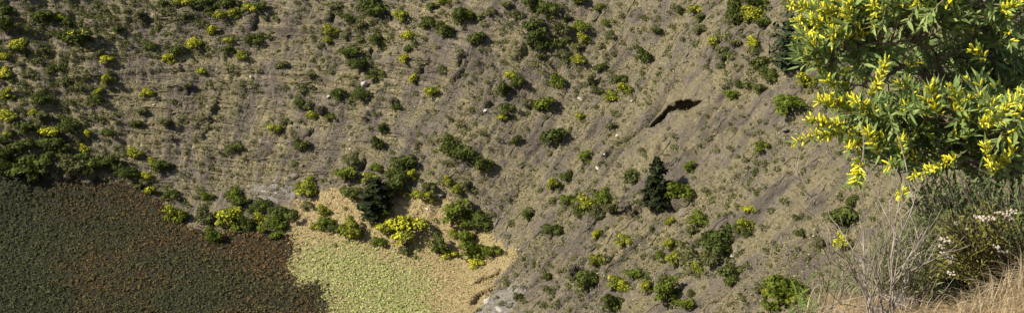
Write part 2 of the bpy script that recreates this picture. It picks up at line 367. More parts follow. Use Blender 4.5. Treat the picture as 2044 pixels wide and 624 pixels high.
tuss_t = [leafy_template(RNG, 9, .20, .14, .28) for k in range(4)]+[blade_template(RNG, 9, .34, .13, .2) for k in range(2)]
scrub_t = [leafy_template(RNG, 56, .55, .12, .5) for k in range(6)]

P, px, py, t, r = sample(125000, 100); j1, j2 = RNG.normal(0, .8, len(P)), RNG.normal(0, .8, len(P)); dk, _, ap, pl = zones(P[:, 0]+j1, P[:, 1]+j2); _, gr, _, _ = zones(P[:, 0]+3.2*j1, P[:, 1]+3.2*j2); gr &= ~dk; ap = (ap | gr) & ~dk
red = np.exp(-np.maximum(poly_dist(dark_edge[1:12], P[:, 0], P[:, 1]), 0)/5.0)*1.1+.75*sst(-.15, .35, fbm(P[:, 0]*.06+3, P[:, 1]*.11, 3, 81))
red = np.clip(red*(.6+.8*RNG.rand(len(P)))*sst(40, 200, px), 0, 1)
k = np.where(dk)[0]; scatter('dark_fern_cover', ferns, P[k], (.4+.75*RNG.rand(len(k))**1.4)*(1+.3*fbm(P[k, 0]*.3, P[k, 1]*.3, 3, 171)), M['darkfern'], 'dark green and reddish fern carpet covering the crater floor at lower left', 'ferns', red[k])
k = np.where(gr & (RNG.rand(len(P)) < .85))[0]; scatter('pale_fern_patch', ferns, P[k], RNG.uniform(.4, .95, len(k)), M['palefern'], 'pale green low plants in a patch beside the dark fern floor', 'ground cover')
k = np.where(ap & (RNG.rand(len(P)) < np.where(gr, .14, .8)))[0]; scatter('dry_grass_apron', grass_t, P[k], RNG.uniform(.4, 1.0, len(k)), M['drygrass'], 'short tan dry grass on the gentle foot of the slope', 'grass')
P, px, py, t, r = sample(300000); dk, gr, ap, pl = zones(P[:, 0], P[:, 1])
slp = ~dk & ~gr & ~ap & (r > 64)
den = 1.3*fbm(t*90*.10, r*.035, 4, 91)+.6*pn(t*90*.35, r*.16, 95)
den = den+.55*np.sin((P[:, 2]+1.0*fbm(t*90*.02, r*.02, 2, 41))*2*np.pi/1.9)*sst(R(38), R(62), t)
k = np.where(slp & (den+RNG.rand(len(P))*.8 > .56) & ~pl)[0]; k = k[:38000]
scatter('slope_tussocks', tuss_t, P[k], RNG.uniform(.28, 1.0, len(k)), M['tussock'], 'straw and yellow green grass tussocks scattered over the rocky crater wall', 'grass')
dens = .085+.36*sst(500, 100, px)*sst(380, 200, py)+.22*sst(260, 20, py)*sst(1250, 1000, px)+.05*sst(1450, 1600, px)*sst(300, 100, py)+.14*sst(340, 520, py)*sst(1050, 1200, px)*(1-sst(1480, 1560, px))
den = fbm(t*90*.08, r*.07, 3, 97)
k = np.where(slp & (RNG.rand(len(P)) < .55*dens*(1+2.4*den)))[0]
SCRUB = (P[k], RNG.uniform(.3, 1.12, len(k))**1.3)
thk = .018*sst(330, 120, px)*sst(360, 250, py)
for cx_, cy_, sx_, sy_, a_ in ((30, 290, 120, 60, .07), (710, 85, 45, 60, .05), (1085, 65, 75, 55, .05), (1380, 515, 70, 40, .05), (1190, 412, 60, 30, .05), (1490, 90, 60, 80, .05), (440, 20, 110, 25, .035), (1240, 560, 60, 30, .03), (880, 375, 60, 20, .03), (1650, 470, 50, 40, .03), (900, 40, 60, 35, .02)):
    thk = thk+a_*np.exp(-((px-cx_)/sx_)**2-((py-cy_)/sy_)**2)
k2 = np.where(slp & (RNG.rand(len(P)) < thk*.5))[0]; SCRUB = (np.vstack([SCRUB[0], P[k2]]), np.r_[SCRUB[1], RNG.uniform(.9, 2.0, len(k2))])

# ledges and ribs of bare rock, loose stones
def surf(t, r):
    fi = np.interp(t, th, np.arange(NT)); fj = np.interp(r, rs, np.arange(NR)); i = np.minimum(fi.astype(int), NT-2); j = np.minimum(fj.astype(int), NR-2); a = (fi-i)[..., None]; b = (fj-j)[..., None]
    return GP[i, j]*(1-a)*(1-b)+GP[i+1, j]*a*(1-b)+GP[i, j+1]*(1-a)*b+GP[i+1, j+1]*a*b
Pl, pxl, pyl, tl, rl = sample(30000); dk, gr, ap, pl = zones(Pl[:, 0], Pl[:, 1]); cand = np.where(~dk & ~gr & ~ap & (rl > 70))[0]
lw = sst(R(36), R(60), tl)*(.35+.65*sst(180, 330, pxl)); VL, FL = [], []; off = 0; cnt = 0
for c in cand:
    if cnt >= 1300: break
    left = RNG.rand() < sst(R(36), R(60), tl[c])
    if not left and RNG.rand() > .22: continue
    if abs(pxl[c]-1345) < 75 and abs(pyl[c]-205) < 55: continue
    if left and RNG.rand() > (.25+.75*float(sst(180, 330, pxl[c]))): continue
    nseg = 7; L = RNG.uniform(1.0, 4.5)*(1.2 if left else .8); q = np.linspace(-.5, .5, nseg)*L; w = np.sin(np.pi*(np.arange(nseg)+.35)/(nseg-.3))**.6
    if left:
        tt = tl[c]+q/rl[c]; rr = rl[c]+RNG.uniform(-.12, .12)*q+RNG.normal(0, .06, nseg); P0 = surf(tt, rr); upv = np.stack([np.cos(tt)*.77, np.sin(tt)*.77, np.full(nseg, .64)], -1)
    else:
        rr = rl[c]+q; tt = tl[c]+(RNG.uniform(-.25, .25)*q+RNG.normal(0, .06, nseg))/rl[c]; P0 = surf(tt, rr); upv = np.stack([-np.sin(tt), np.cos(tt), np.zeros(nseg)], -1)
    nr_ = np.stack([-np.cos(tt)*.64, -np.sin(tt)*.64, np.full(nseg, .77)], -1); hh = (RNG.uniform(.08, .25)*w*RNG.uniform(.7, 1.25, nseg))[:, None]; up = upv*RNG.uniform(.8, 1.2)
    rows = [P0+up*.5-nr_*.10, P0+up*.16+nr_*hh*.7, P0+nr_*hh, P0-up*.07+nr_*hh*.4, P0-up*.02-nr_*.2]
    VL.append(np.concatenate(rows))
    for a_ in range(4):
        for b_ in range(nseg-1): FL.append((off+a_*nseg+b_, off+a_*nseg+b_+1, off+(a_+1)*nseg+b_+1, off+(a_+1)*nseg+b_))
    off += 5*nseg; cnt += 1
ml = mesh_np('rock_ledges', np.concatenate(VL), FL, 4, False); uvl = ml.uv_layers.new(name='flow'); la = np.concatenate(VL)[np.array(FL).ravel()]; uvl.data.foreach_set('uv', np.stack([np.arctan2(la[:, 1]-CY, la[:, 0]-CX)*90, np.hypot(la[:, 0]-CX, la[:, 1]-CY)], -1).astype(np.float32).ravel())
o = obj('rock_ledges', ml, M['ground']); o['kind'] = 'stuff'; o['label'] = 'thin ledges and ribs of bare rock across the crater wall'; o['category'] = 'rock'
def stone_template(rng):
    V = np.array([[1, 0, 0], [-1, 0, 0], [0, 1, 0], [0, -1, 0], [0, 0, 1], [0, 0, -1]], float)*rng.uniform(.55, 1.1, (6, 1))+rng.normal(0, .15, (6, 3)); V[:, 2] *= .7
    return V, np.array([(0, 2, 4), (2, 1, 4), (1, 3, 4), (3, 0, 4), (2, 0, 5), (1, 2, 5), (3, 1, 5), (0, 3, 5)])
M['stones'] = foliage_mat('loose_stone', (.10, .088, .070), (.24, .21, .17), (.38, .34, .28), 0, .95, 'attr')
k = cand[-9000:]; scatter('loose_stones', [stone_template(RNG) for q in range(6)], Pl[k], .05+.17*RNG.rand(len(k))**2.2, M['stones'], 'small loose stones strewn over the crater wall', 'stones')

# ------------------------------------------------------------------ shrubs and trees of the crater wall
def crown_mesh(name, seed, lobes=11, per=85, flat=.75, leaf=.105, gap=0.):
    rng = np.random.RandomState(seed); V = []; Fc = []; LB = []
    for l in range(lobes):
        if l == 0: c = np.array([0, 0, .55]); rad = .52
        else:
            a = 2*np.pi*l/(lobes-1)+rng.uniform(-.4, .4); q = rng.uniform(.25, .72); c = np.array([np.cos(a)*q, np.sin(a)*q, rng.uniform(.22, .95)*(1.15-.5*q)]); rad = rng.uniform(.24, .42)
        LB.append((c, rad))
        for k in range(int(per*(rad/.35)**2)):
            d = rng.normal(size=3); d /= np.linalg.norm(d)
            if d[2] < -.5: d[2] *= -1
            p = c+d*rad*rng.uniform(.72, 1.08)*np.array([1, 1, flat])
            n = d+rng.normal(size=3)*.45; n /= np.linalg.norm(n); u = np.cross(n, rng.normal(size=3)); u /= np.linalg.norm(u); w = np.cross(n, u)
            s = leaf*rng.uniform(.55, 1.25); p[2] = max(p[2], .03); b = len(V); V += [p-u*s, p+w*s*.6, p+u*s, p-w*s*.6]; Fc.append((b, b+1, b+2, b+3))
    return mesh_np(name, V, Fc, 4), LB
def blossom_mesh(name, seed, LB, frac, flat=.75, per=46):
    rng = np.random.RandomState(seed); V = []; Fc = []
    order = sorted(LB, key=lambda q: -(q[0][2]*1.2-.45*q[0][0]-.25*q[0][1]+rng.uniform(0, .35))); n = max(1, int(round(frac*len(LB))))
    for c, rad in order[:n]:
        for k in range(int(per*(rad/.35)**2)):
            d = rng.normal(size=3)+np.array([-.35, -.2, .75]); d /= np.linalg.norm(d); p = c+d*rad*rng.uniform(.98, 1.2)*np.array([1, 1, flat])
            nn = d+rng.normal(size=3)*.5; nn /= np.linalg.norm(nn); u = np.cross(nn, rng.normal(size=3)); u /= np.linalg.norm(u); w = np.cross(nn, u); s = rng.uniform(.045, .095)
            b = len(V); V += [p-u*s, p+w*s*.75, p+u*s, p-w*s*.75]; Fc.append((b, b+1, b+2, b+3))
    return mesh_np(name, V, Fc, 4)
def trunk_mesh(name, seed, LB):
    mb = MB(); rng = random.Random(seed); mb.tube([(0, 0, -.25), (.02, .01, .1), (rng.uniform(-.05, .05), .02, .4)], [.075, .06, .045], 6)
    for c, rad in LB[1:7]:
        mb.tube([(0, 0, .02), (c[0]*.45, c[1]*.45, c[2]*.5), (c[0]*.95, c[1]*.95, c[2])], [.04, .03, .012], 5)
    return mb.mesh(name)
CROWN = []
for s in range(9):
    cm, LB = crown_mesh('crown', 100+s, lobes=8+s % 5, per=80+6*(s % 3), flat=.7+.05*(s % 4)); CROWN.append((cm, LB, trunk_mesh('trunk', 200+s, LB), blossom_mesh('blossom', 300+s, LB, .2, per=20), blossom_mesh('blossom', 400+s, LB, .62)))
def mat_copy(me, mat):
    key = (me.name, mat.name)
    if key not in mat_copy.d:
        c = me.copy(); c.materials.clear(); c.materials.append(mat); mat_copy.d[key] = c
    return mat_copy.d[key]
mat_copy.d = {}
def conifer_mesh(name, seed, tiers, per, droop, gapy, leaf=.06):
    rng = np.random.RandomState(seed); V = []; Fc = []; br = []
    for i in range(tiers):
        f = i/(tiers-1.); z = .10+.88*f; rad = (.30*(1-f)**.6+.03)*rng.uniform(.75, 1.12)
        if f < .12: rad *= .8
        nb = 5+int(4*(1-f))
        for b_ in range(nb):
            a = rng.uniform(0, 2*np.pi); L = rad*rng.uniform(.7, 1.2); tip = np.array([np.cos(a)*L, np.sin(a)*L, z-droop*L+rng.uniform(-.01, .02)]); br.append((z, tip))
            for k in range(int(per*(L/.25))+3):
                q = rng.uniform(.15, 1.05)
                if rng.rand() < gapy: continue
                p = np.array([0, 0, z])*(1-q)+tip*q+rng.normal(size=3)*np.array([.028, .028, .012]); n = np.array([np.cos(a)*.5, np.sin(a)*.5, .8])+rng.normal(size=3)*.5; n /= np.linalg.norm(n)
                u = np.cross(n, rng.normal(size=3)); u /= np.linalg.norm(u); w = np.cross(n, u); s = leaf*rng.uniform(.5, 1.1); b = len(V); V += [p-u*s, p+w*s*.5, p+u*s, p-w*s*.5]; Fc.append((b, b+1, b+2, b+3))
    mb = MB(); mb.tube([(0, 0, -.06), (0, 0, .3), (.005, 0, .7), (0, 0, .99)], [.03, .024, .012, .003], 7)
    for z, tip in br[::2]: mb.tube([(0, 0, z), tuple(tip*.6+np.array([0, 0, z*.4])), tuple(tip)], [.009, .006, .002], 4)
    return mesh_np(name, V, Fc, 4), mb.mesh('trunk')

RAW = """58,15,20,16,y 85,33,44,28,d 120,32,22,16,y 136,42,30,18,d 161,47,18,14,y 155,75,66,44,gd 157,99,12,10,y 38,88,36,24,y 15,55,34,45,d 8,18,40,26,d 60,145,28,20,o 107,135,30,20,d 10,112,24,14,y 130,160,34,26,o 212,117,26,16,y 200,105,24,20,o 215,158,24,26,g 170,156,20,10,g 12,148,34,16,y 25,158,20,14,y 15,182,26,18,g 47,201,22,15,y 145,204,20,12,y 195,183,26,20,g 235,57,24,20,d 250,20,16,18,g 205,20,22,14,o 43,5,16,12,o 78,190,30,24,d 250,105,10,14,g
336,14,16,14,g 372,4,36,14,g 410,10,40,22,d 455,8,40,22,d 324,5,22,16,d 258,17,16,14,g 338,42,10,9,y 372,30,24,16,o 440,30,26,24,g 468,27,30,20,g 500,15,30,20,g 400,53,14,10,y 424,63,22,26,y 480,50,10,10,g 388,89,36,18,y 412,93,18,15,y 352,101,34,22,d 302,92,28,24,d 338,117,26,22,y 320,110,18,12,g 368,114,8,16,g 405,140,24,16,y 457,80,24,18,g 456,99,26,16,d 481,111,24,16,g 500,80,26,24,d 420,165,24,14,d 295,183,28,18,y 345,203,22,10,g 374,170,24,16,o 284,143,12,12,g 305,57,16,14,d 280,30,28,18,o
520,12,30,20,d 548,32,18,16,o 520,72,34,24,d 616,8,14,10,g 678,23,24,14,y 665,15,24,20,o 697,37,26,20,d 740,15,60,34,d 720,50,26,18,o 660,62,34,22,g 655,77,22,16,g 690,70,24,20,o 717,75,24,14,g 751,58,20,14,y 752,78,36,28,d 700,105,44,34,d 712,125,34,28,d 640,90,18,14,g 606,54,14,8,g 562,130,28,20,o 520,139,18,12,g 573,175,20,16,o 607,172,30,22,o 622,150,20,18,o 748,145,36,22,d 675,185,34,28,d 720,188,40,26,d 600,205,26,18,d 755,177,14,18,o 702,165,12,12,g
788,10,18,12,y 800,27,34,26,g 862,12,26,16,d 885,3,30,14,g 855,43,32,32,d 868,31,12,8,g 888,62,32,34,d 815,69,26,20,y 800,67,14,16,g 849,75,12,12,g 815,96,24,18,d 808,117,24,20,y 826,158,20,22,y 870,94,18,8,g 862,181,32,20,g 922,30,40,40,d 935,32,20,26,g 980,22,22,24,o 950,78,36,34,d 960,95,20,16,o 917,100,22,14,o 1015,28,16,12,g 1010,10,22,20,o 1020,148,24,18,y 1005,178,28,34,d 882,140,26,18,o 931,145,10,10,d 903,87,12,12,d
1060,8,40,20,d 1095,18,44,22,d 1155,4,40,14,m 1035,28,28,20,o 1195,15,26,18,m 1237,7,16,12,m 1130,35,24,22,o 1065,50,40,28,d 1072,80,48,44,d 1120,55,36,28,o 1160,52,34,26,m 1166,78,24,24,g 1110,88,24,20,d 1130,80,24,18,d 1152,92,26,20,o 1125,107,36,26,o 1080,112,24,18,d 1092,125,20,14,o 1156,118,32,18,g 1208,45,22,18,m 1225,40,16,14,g 1240,30,16,18,d 1218,70,24,18,o 1200,88,20,14,o 1242,84,18,12,d 1228,100,14,14,d 1197,134,30,22,d 1115,160,36,30,m 1180,163,22,28,o 1238,158,30,26,d 1248,175,32,22,g 1222,190,34,22,g 1190,180,24,16,o 1085,207,50,34,m 1035,165,24,30,d
1358,22,20,20,d 1388,18,30,20,g 1397,35,24,16,d 1422,32,12,8,m 1397,57,34,24,o 1415,63,16,14,x 1310,62,20,18,d 1328,69,14,10,o 1361,74,14,12,d 1427,83,34,26,g 1285,110,30,30,d 1341,134,14,16,m 1315,145,18,14,o 1465,28,50,58,d 1505,32,46,22,y 1520,45,36,22,d 1460,68,18,16,x 1465,85,28,22,o 1445,100,38,28,o 1505,87,30,12,y 1505,100,24,10,y 1520,125,44,40,d 1454,144,20,14,y 1475,168,22,16,d 1460,190,30,28,m 1440,130,20,18,o 1515,175,26,24,d 1520,8,14,10,y 1510,10,50,24,d 1295,190,14,10,o 1540,150,40,30,d 1575,205,64,42,m 1610,160,40,22,g
15,190,26,14,y 8,208,20,10,y 68,222,22,16,y 86,228,30,22,o 120,235,18,12,y 15,236,34,10,y 65,236,12,8,y 92,242,12,8,y 55,252,36,24,d 135,250,40,30,d 101,264,40,26,y 105,287,54,36,d 18,268,26,16,g 124,275,10,12,y 178,270,16,24,y 165,283,18,16,y 168,296,24,20,y 145,287,16,12,g 130,300,30,24,d 198,290,14,12,g 198,306,20,14,y 213,303,14,10,y 60,326,68,36,d 40,295,50,26,d 8,310,44,44,d 140,328,58,40,o 190,327,54,32,d 225,322,38,32,d 241,355,16,14,y 250,346,40,16,d 245,308,16,10,y 175,208,16,10,y 208,225,14,12,y 236,240,14,12,g 215,263,26,20,d 195,195,30,20,d 172,238,18,12,g 85,200,30,24,d 5,280,24,24,d 95,310,36,26,d 165,312,36,26,d 20,335,50,24,d 70,345,40,18,d
267,305,28,18,y 307,325,20,22,y 322,328,38,32,d 290,350,28,16,y 300,379,28,23,y 285,362,30,20,o 342,387,34,22,d 283,222,24,16,o 330,246,32,14,o 368,232,16,14,d 397,240,24,14,o 416,252,14,16,d 470,294,36,26,d 452,304,18,14,o 413,391,26,18,m 470,385,38,28,m 270,250,30,12,d 265,345,28,20,d 370,303,12,10,d
598,207,24,22,d 616,210,24,20,o 626,228,26,24,g 641,222,20,26,x 660,230,24,18,m 550,256,36,25,g 572,242,24,16,o 596,286,22,20,d 606,292,30,28,d 586,325,24,14,d 614,373,50,32,g 692,345,48,38,m 703,315,36,26,o 755,285,22,26,d 763,257,20,22,d 752,333,28,18,m 740,350,32,26,g 703,385,46,30,d 650,355,24,14,o 630,345,12,12,o 563,368,18,14,m 697,250,14,14,o 618,255,14,12,o
793,211,22,18,d 785,198,24,18,x 898,293,50,42,d 926,306,46,38,d 963,328,36,36,d 808,322,48,32,d 795,345,44,36,d 790,372,62,46,d 822,350,20,22,y 840,355,16,18,o 857,372,28,26,o 895,360,22,20,g 835,386,26,20,g 857,393,24,24,g 912,375,26,22,g 930,370,26,24,o 947,375,18,16,o 995,275,16,14,g 1030,280,20,22,d 1010,213,32,28,d 1003,236,26,14,g 918,247,24,10,x 843,308,14,16,o
1104,272,54,46,d 1097,302,18,16,x 1158,230,20,17,g 1169,311,34,25,m 1218,252,20,20,o 1130,350,28,24,d 1105,365,28,30,g 1078,376,20,16,d 1235,325,16,16,o 1258,350,34,28,d 1272,355,16,16,y 1248,372,18,16,y 1055,205,22,22,o 1115,375,18,16,d 1155,382,24,12,d 1045,345,14,12,d 1137,260,18,10,d
1376,333,28,25,m 1346,290,20,14,g 1455,290,16,16,d 1518,290,26,28,m 1486,260,14,12,d 1480,232,12,10,d 1478,210,12,12,d 1470,330,16,10,d 1492,332,12,10,d 1358,380,50,28,m 1336,386,24,20,g 1515,240,14,10,o 1396,287,12,10,o
525,405,32,22,d 560,425,58,38,d 525,435,36,28,g 552,445,40,32,m 525,457,24,16,m 553,468,30,20,m 614,406,26,20,o 645,420,26,24,g 650,440,36,28,m 630,450,20,18,g 665,446,24,14,g 670,456,30,18,d 703,455,46,48,g 668,486,16,12,d 690,413,12,10,m 353,425,42,36,g 408,430,42,38,o 462,436,56,48,y 492,445,36,34,d 425,470,36,34,m 480,403,38,22,d 512,415,30,22,d
808,446,76,54,y 770,455,38,32,g 757,481,28,20,m 770,425,28,26,m 913,425,70,46,m 957,440,52,30,d 868,436,16,12,o 878,487,40,46,d 897,502,26,20,y 907,465,22,18,g 930,470,34,32,m 950,497,54,36,m 985,500,32,30,m 950,522,30,19,y 975,456,22,14,d 875,458,14,10,o 810,497,28,18,o 836,495,16,12,o 828,510,18,12,o 850,475,18,14,o 1008,500,16,16,d 998,408,12,10,d 1017,395,18,16,d 1020,442,24,14,d 1015,467,16,18,d 1015,420,14,10,d
1053,427,28,25,d 1104,457,36,30,d 1135,438,14,20,y 1155,422,30,28,d 1175,405,46,34,g 1205,390,42,28,m 1190,425,34,32,o 1222,415,34,34,o 1250,412,36,26,x 1191,467,20,20,y 1186,489,20,14,d 1247,474,36,27,g 1135,398,32,28,m 1160,385,16,16,d 1105,400,26,18,o 1054,520,14,11,y 1044,513,16,14,o 1085,535,16,20,d 1093,550,18,20,d 1172,553,54,46,d 1192,518,30,34,g 1145,540,26,28,x 1230,556,38,28,g 1247,570,28,18,y 1265,545,38,26,m 1225,600,48,40,d 1035,590,20,18,d 1118,595,12,10,d 1020,606,18,12,d 1105,505,16,12,x 1210,450,14,14,o
1395,434,44,34,m 1407,428,14,10,y 1380,457,28,24,o 1335,440,24,20,g 1446,425,16,14,g 1495,418,32,18,g 1482,432,16,12,g 1490,448,36,18,g 1435,477,72,58,d 1470,452,20,24,d 1490,465,18,22,d 1335,485,28,22,g 1352,480,22,14,o 1302,508,16,12,g 1318,510,22,20,m 1345,515,38,32,g 1385,520,60,34,o 1395,535,28,14,g 1420,520,34,30,o 1455,540,50,46,d 1330,580,64,56,m 1290,570,30,24,g 1325,555,32,24,o 1370,605,36,32,m 1380,585,22,18,o 1465,388,18,12,d 1510,385,14,12,m 1515,575,22,24,o 1530,585,22,26,g 1405,570,12,10,m
1599,463,20,18,d 1590,435,20,18,o 1675,435,66,36,d 1683,480,36,36,y 1635,485,36,34,o 1590,492,16,12,d 1575,575,84,60,m 1592,592,42,28,g 1700,400,32,28,d 1605,335,16,12,x 1673,305,18,10,m 1540,610,40,26,m"""
ITEMS = []
for q in RAW.split():
    a = q.split(','); ITEMS.append((float(a[0]), float(a[1]), float(a[2]), float(a[3]), a[4]))
LAND = [('the dark hollow under the rock lip', 1345, 215), ('the lone dark conifer', 1308, 365), ('the white rock scar', 729, 163), ('the big yellow bush on the grass', 808, 446), ('the dark twin bush mid slope', 911, 299),
        ('the pale rubble above the fern floor', 545, 380), ('the thin pale crack', 1200, 315), ('the big dark tree by bare rock', 1435, 477), ('the black conifer by the grass', 748, 395), ('the top left corner', 0, 0),
        ('the left end of the floor edge', 0, 345), ('the long upright crack', 420, 235), ('the dark tree clump at top right', 1480, 25), ('the round yellow bush by the floor', 462, 436), ('the lowest wattle sprig', 1600, 280),
        ('the broad dark thicket at top centre', 1072, 80), ('the dense thicket high left of centre', 710, 90), ('the dead twig shrub', 1780, 520), ('the pale cliff at the bottom edge', 990, 600), ('the middle of the bottom edge', 1022, 624)]
KADJ = {'y': 'yellow blossoming', 'g': 'yellow green budding', 'd': 'dark green', 'gd': 'dark green yellow-tipped', 'm': 'mid green', 'o': 'olive grey', 'x': 'dry brownish'}
KMAT = {'y': 'lime', 'g': 'lime', 'd': 'dark', 'gd': 'dark', 'm': 'green', 'o': 'olive', 'x': 'dry'}
def size_word(w): return 'tiny' if w < 15 else 'small' if w < 26 else 'medium' if w < 42 else 'large'
def direction(dx, dy):
    return ['right of', 'below right of', 'below', 'below left of', 'left of', 'above left of', 'above', 'above right of'][int(round(math.atan2(dy, dx)/(math.pi/4))) % 8]
ORD = ['nearest', 'second', 'third', 'fourth', 'fifth', 'sixth', 'seventh', 'eighth', 'ninth', 'tenth', 'eleventh', 'twelfth']
order = sorted(ITEMS, key=lambda q: -q[2]*q[3]); single = order[:300]; rest = order[300:]
keyed = {}
for it in single:
    lm = min(LAND, key=lambda l: math.hypot(l[1]-it[0], l[2]-it[1])); d = math.hypot(lm[1]-it[0], lm[2]-it[1])
    dr = 'at' if d < 14 else direction(it[0]-lm[1], it[1]-lm[2])
    keyed.setdefault((size_word(it[2]), KADJ[it[4]], dr, lm[0]), []).append((d, it))
LABEL = {}
for (sw, ka, dr, lm), L in keyed.items():
    for i, (d, it) in enumerate(sorted(L, key=lambda q: q[0])):
        LABEL[it] = f'{sw} {ka} shrub, ' + ('' if len(L) == 1 else ORD[min(i, 11)]+' ') + f'{dr} {lm}'
rng = random.Random(5)
def place(px, py, w, h):
    loc = ground_hit(px, py+.38*h)
    if loc is None: return None
    dep = float(np.array(loc)@CF); m = dep/F; wid = w*m; hz = max((h-.30*w)/.9, .5*w)*m; return loc, wid, hz
for it in single:
    px, py, w, h, k = it; q = place(px, py, w, h)
    if q is None: continue
    loc, wid, hz = q; cm, LB, tm, b1, b2 = CROWN[rng.randrange(9)]
    e = empty('wattle_shrub' if k in 'yg' else 'dry_shrub' if k == 'x' else 'evergreen_shrub', loc, LABEL[it], 'shrub', 'shrubs on the crater wall', rng.uniform(-.6, .6))
    e.scale = (wid*.64*rng.uniform(.9, 1.15), wid*.64*rng.uniform(.85, 1.1), hz*1.05); e.location.z -= .05
    obj('crown', mat_copy(cm, M[KMAT[k]]), None, e)
    obj('trunk', mat_copy(tm, M['bark']), None, e)
    if k == 'y': obj('blossom', mat_copy(b2, M['blossom']), None, e)
    elif k in ('g', 'gd'): obj('blossom', mat_copy(b1, M['blossom']), None, e)
# everything smaller joins the countless low scrub
Pr, Sr = [], []
for px, py, w, h, k in rest:
    q = place(px, py, w, h)
    if q: Pr.append(q[0][:]); Sr.append(q[1]*.9)
scatter('low_scrub', scrub_t, np.vstack([SCRUB[0], np.array(Pr)]), np.r_[SCRUB[1], np.array(Sr)], M['scrub'], 'small scattered green scrub dotted across the crater wall', 'scrub')

for px, py, w, h, mat, seed, tiers, per, droop, gp, lab, nm in (
    (1308, 366, 60, 100, 'conifer', 1, 17, 52, .25, .0, 'lone dense dark conifer standing on the rocky slope right of centre', 'conifer_tree'),
    (752, 393, 84, 74, 'conifer', 2, 12, 56, .25, .0, 'dark conifer at the foot of the slope beside dry grass', 'conifer_tree'),
    (1569, 95, 84, 118, 'pine', 3, 11, 15, -.15, .35, 'loose dark pine with open branches behind the foreground wattle', 'pine_tree')):
    loc = ground_hit(px, py+h*.46); dep = float(np.array(loc)@CF); mm = dep/F
    fm, tm = conifer_mesh('crown', seed, tiers, per, droop, gp)
    e = empty(nm, loc, lab, 'tree', None, seed); e.scale = (w*mm/.62, w*mm/.62, h*mm/.93)
    obj('crown', fm, M[mat], e); obj('trunk', tm, M['bark'], e)

# ------------------------------------------------------------------ rocks
M['rock_pale'] = plain_mat('rock_pale', (.24, .21, .175), (.52, .47, .40), 2.5, .9, .8)
M['rock_grey'] = plain_mat('rock_grey', (.075, .063, .052), (.19, .16, .13), 3, .95, .8)
def rock_mesh(name, seed, flat=.6):
    import bmesh
    bm = bmesh.new(); bmesh.ops.create_icosphere(bm, subdivisions=3, radius=1); rg = random.Random(seed); pl_ = [(Vector((rg.gauss(0, 1), rg.gauss(0, 1), rg.gauss(0, 1))).normalized(), rg.uniform(.55, .9)) for k in range(14)]
    for v in bm.verts:
        d = v.co.normalized(); r_ = min([1.0]+[c/max(d.dot(n), 1e-3) for n, c in pl_ if d.dot(n) > .05]); v.co = d*r_; v.co.z *= flat
    me = bpy.data.meshes.new(name); bm.to_mesh(me); bm.free(); return me
ROCKS = [rock_mesh('rock', 50+k, .55+.08*k) for k in range(5)]
hp = np.array(HOLLOW); hl = np.r_[0, np.cumsum(np.hypot(*(hp[1:]-hp[:-1]).T))]; LV_, LF_ = [], []; NSW = 40
SEC = [(4.2, -.45), (3.2, .02), (2.2, .10), (1.2, .13), (.75, .12), (.35, .08), (.1, -.05), (.15, -.2), (.5, -.32), (1.2, -.5), (2.2, -.8), (3.4, -1.3)]
for i in range(NSW):
    q = -.04+1.08*i/(NSW-1.); L_ = np.clip(q, 0, 1)*hl[-1]; c = np.array([np.interp(L_, hl, hp[:, 0]), np.interp(L_, hl, hp[:, 1])]); a_ = hp[-1]-hp[0]; a_ = a_/np.hypot(*a_); c = c+a_*(q-np.clip(q, 0, 1))*hl[-1]
    nl_ = np.array([-a_[1], a_[0]]); w_ = max(.02, math.sin(math.pi*min(1, max(0, i/(NSW-1.))))**.5); fj_ = .3*float(pn(np.array([i*.37]), np.array([.5]), 201)[0])+.35*float(pn(np.array([i*.9]), np.array([.5]), 202)[0])
    for k_, (sx, hh) in enumerate(SEC):
        sx2 = sx*(.35+.65*w_)+fj_*(3 < k_ < 9); h2 = hh+.10*float(pn(np.array([i*.5]), np.array([k_*.8]), 203)[0])-.5*(1-w_); xy = c+nl_*sx2
        thc = math.atan2(xy[1]-CY, xy[0]-CX); rc = math.hypot(xy[0]-CX, xy[1]-CY); ti = int(round(np.interp(thc, th, np.arange(NT)))); ri = int(round(np.interp(rc, rs, np.arange(NR)))); dd_ = D0[ti, ri]; nn = np.array([-math.cos(thc)*.64, -math.sin(thc)*.64, .77])
        z0 = float(base_h(np.array([xy[0]]), np.array([xy[1]]))[0]); LV_.append((xy[0]+nn[0]*h2+dd_[0], xy[1]+nn[1]*h2+dd_[1], z0+nn[2]*h2+dd_[2]))
for i in range(NSW-1):
    for k_ in range(len(SEC)): k2 = (k_+1) % len(SEC); n_ = len(SEC); LF_.append((i*n_+k_, i*n_+k2, (i+1)*n_+k2, (i+1)*n_+k_))
bm_ = mesh_np('rock_overhang', LV_, LF_, 4, False); uvl = bm_.uv_layers.new(name='flow'); la = np.array(LV_)[np.array(LF_).ravel()]; uvl.data.foreach_set('uv', np.stack([np.arctan2(la[:, 1]-CY, la[:, 0]-CX)*90, np.hypot(la[:, 0]-CX, la[:, 1]-CY)], -1).astype(np.float32).ravel())
ro = obj('rock_overhang', bm_, M['ground'], label='jagged rock lip over a black hollow on the slope', category='rock')
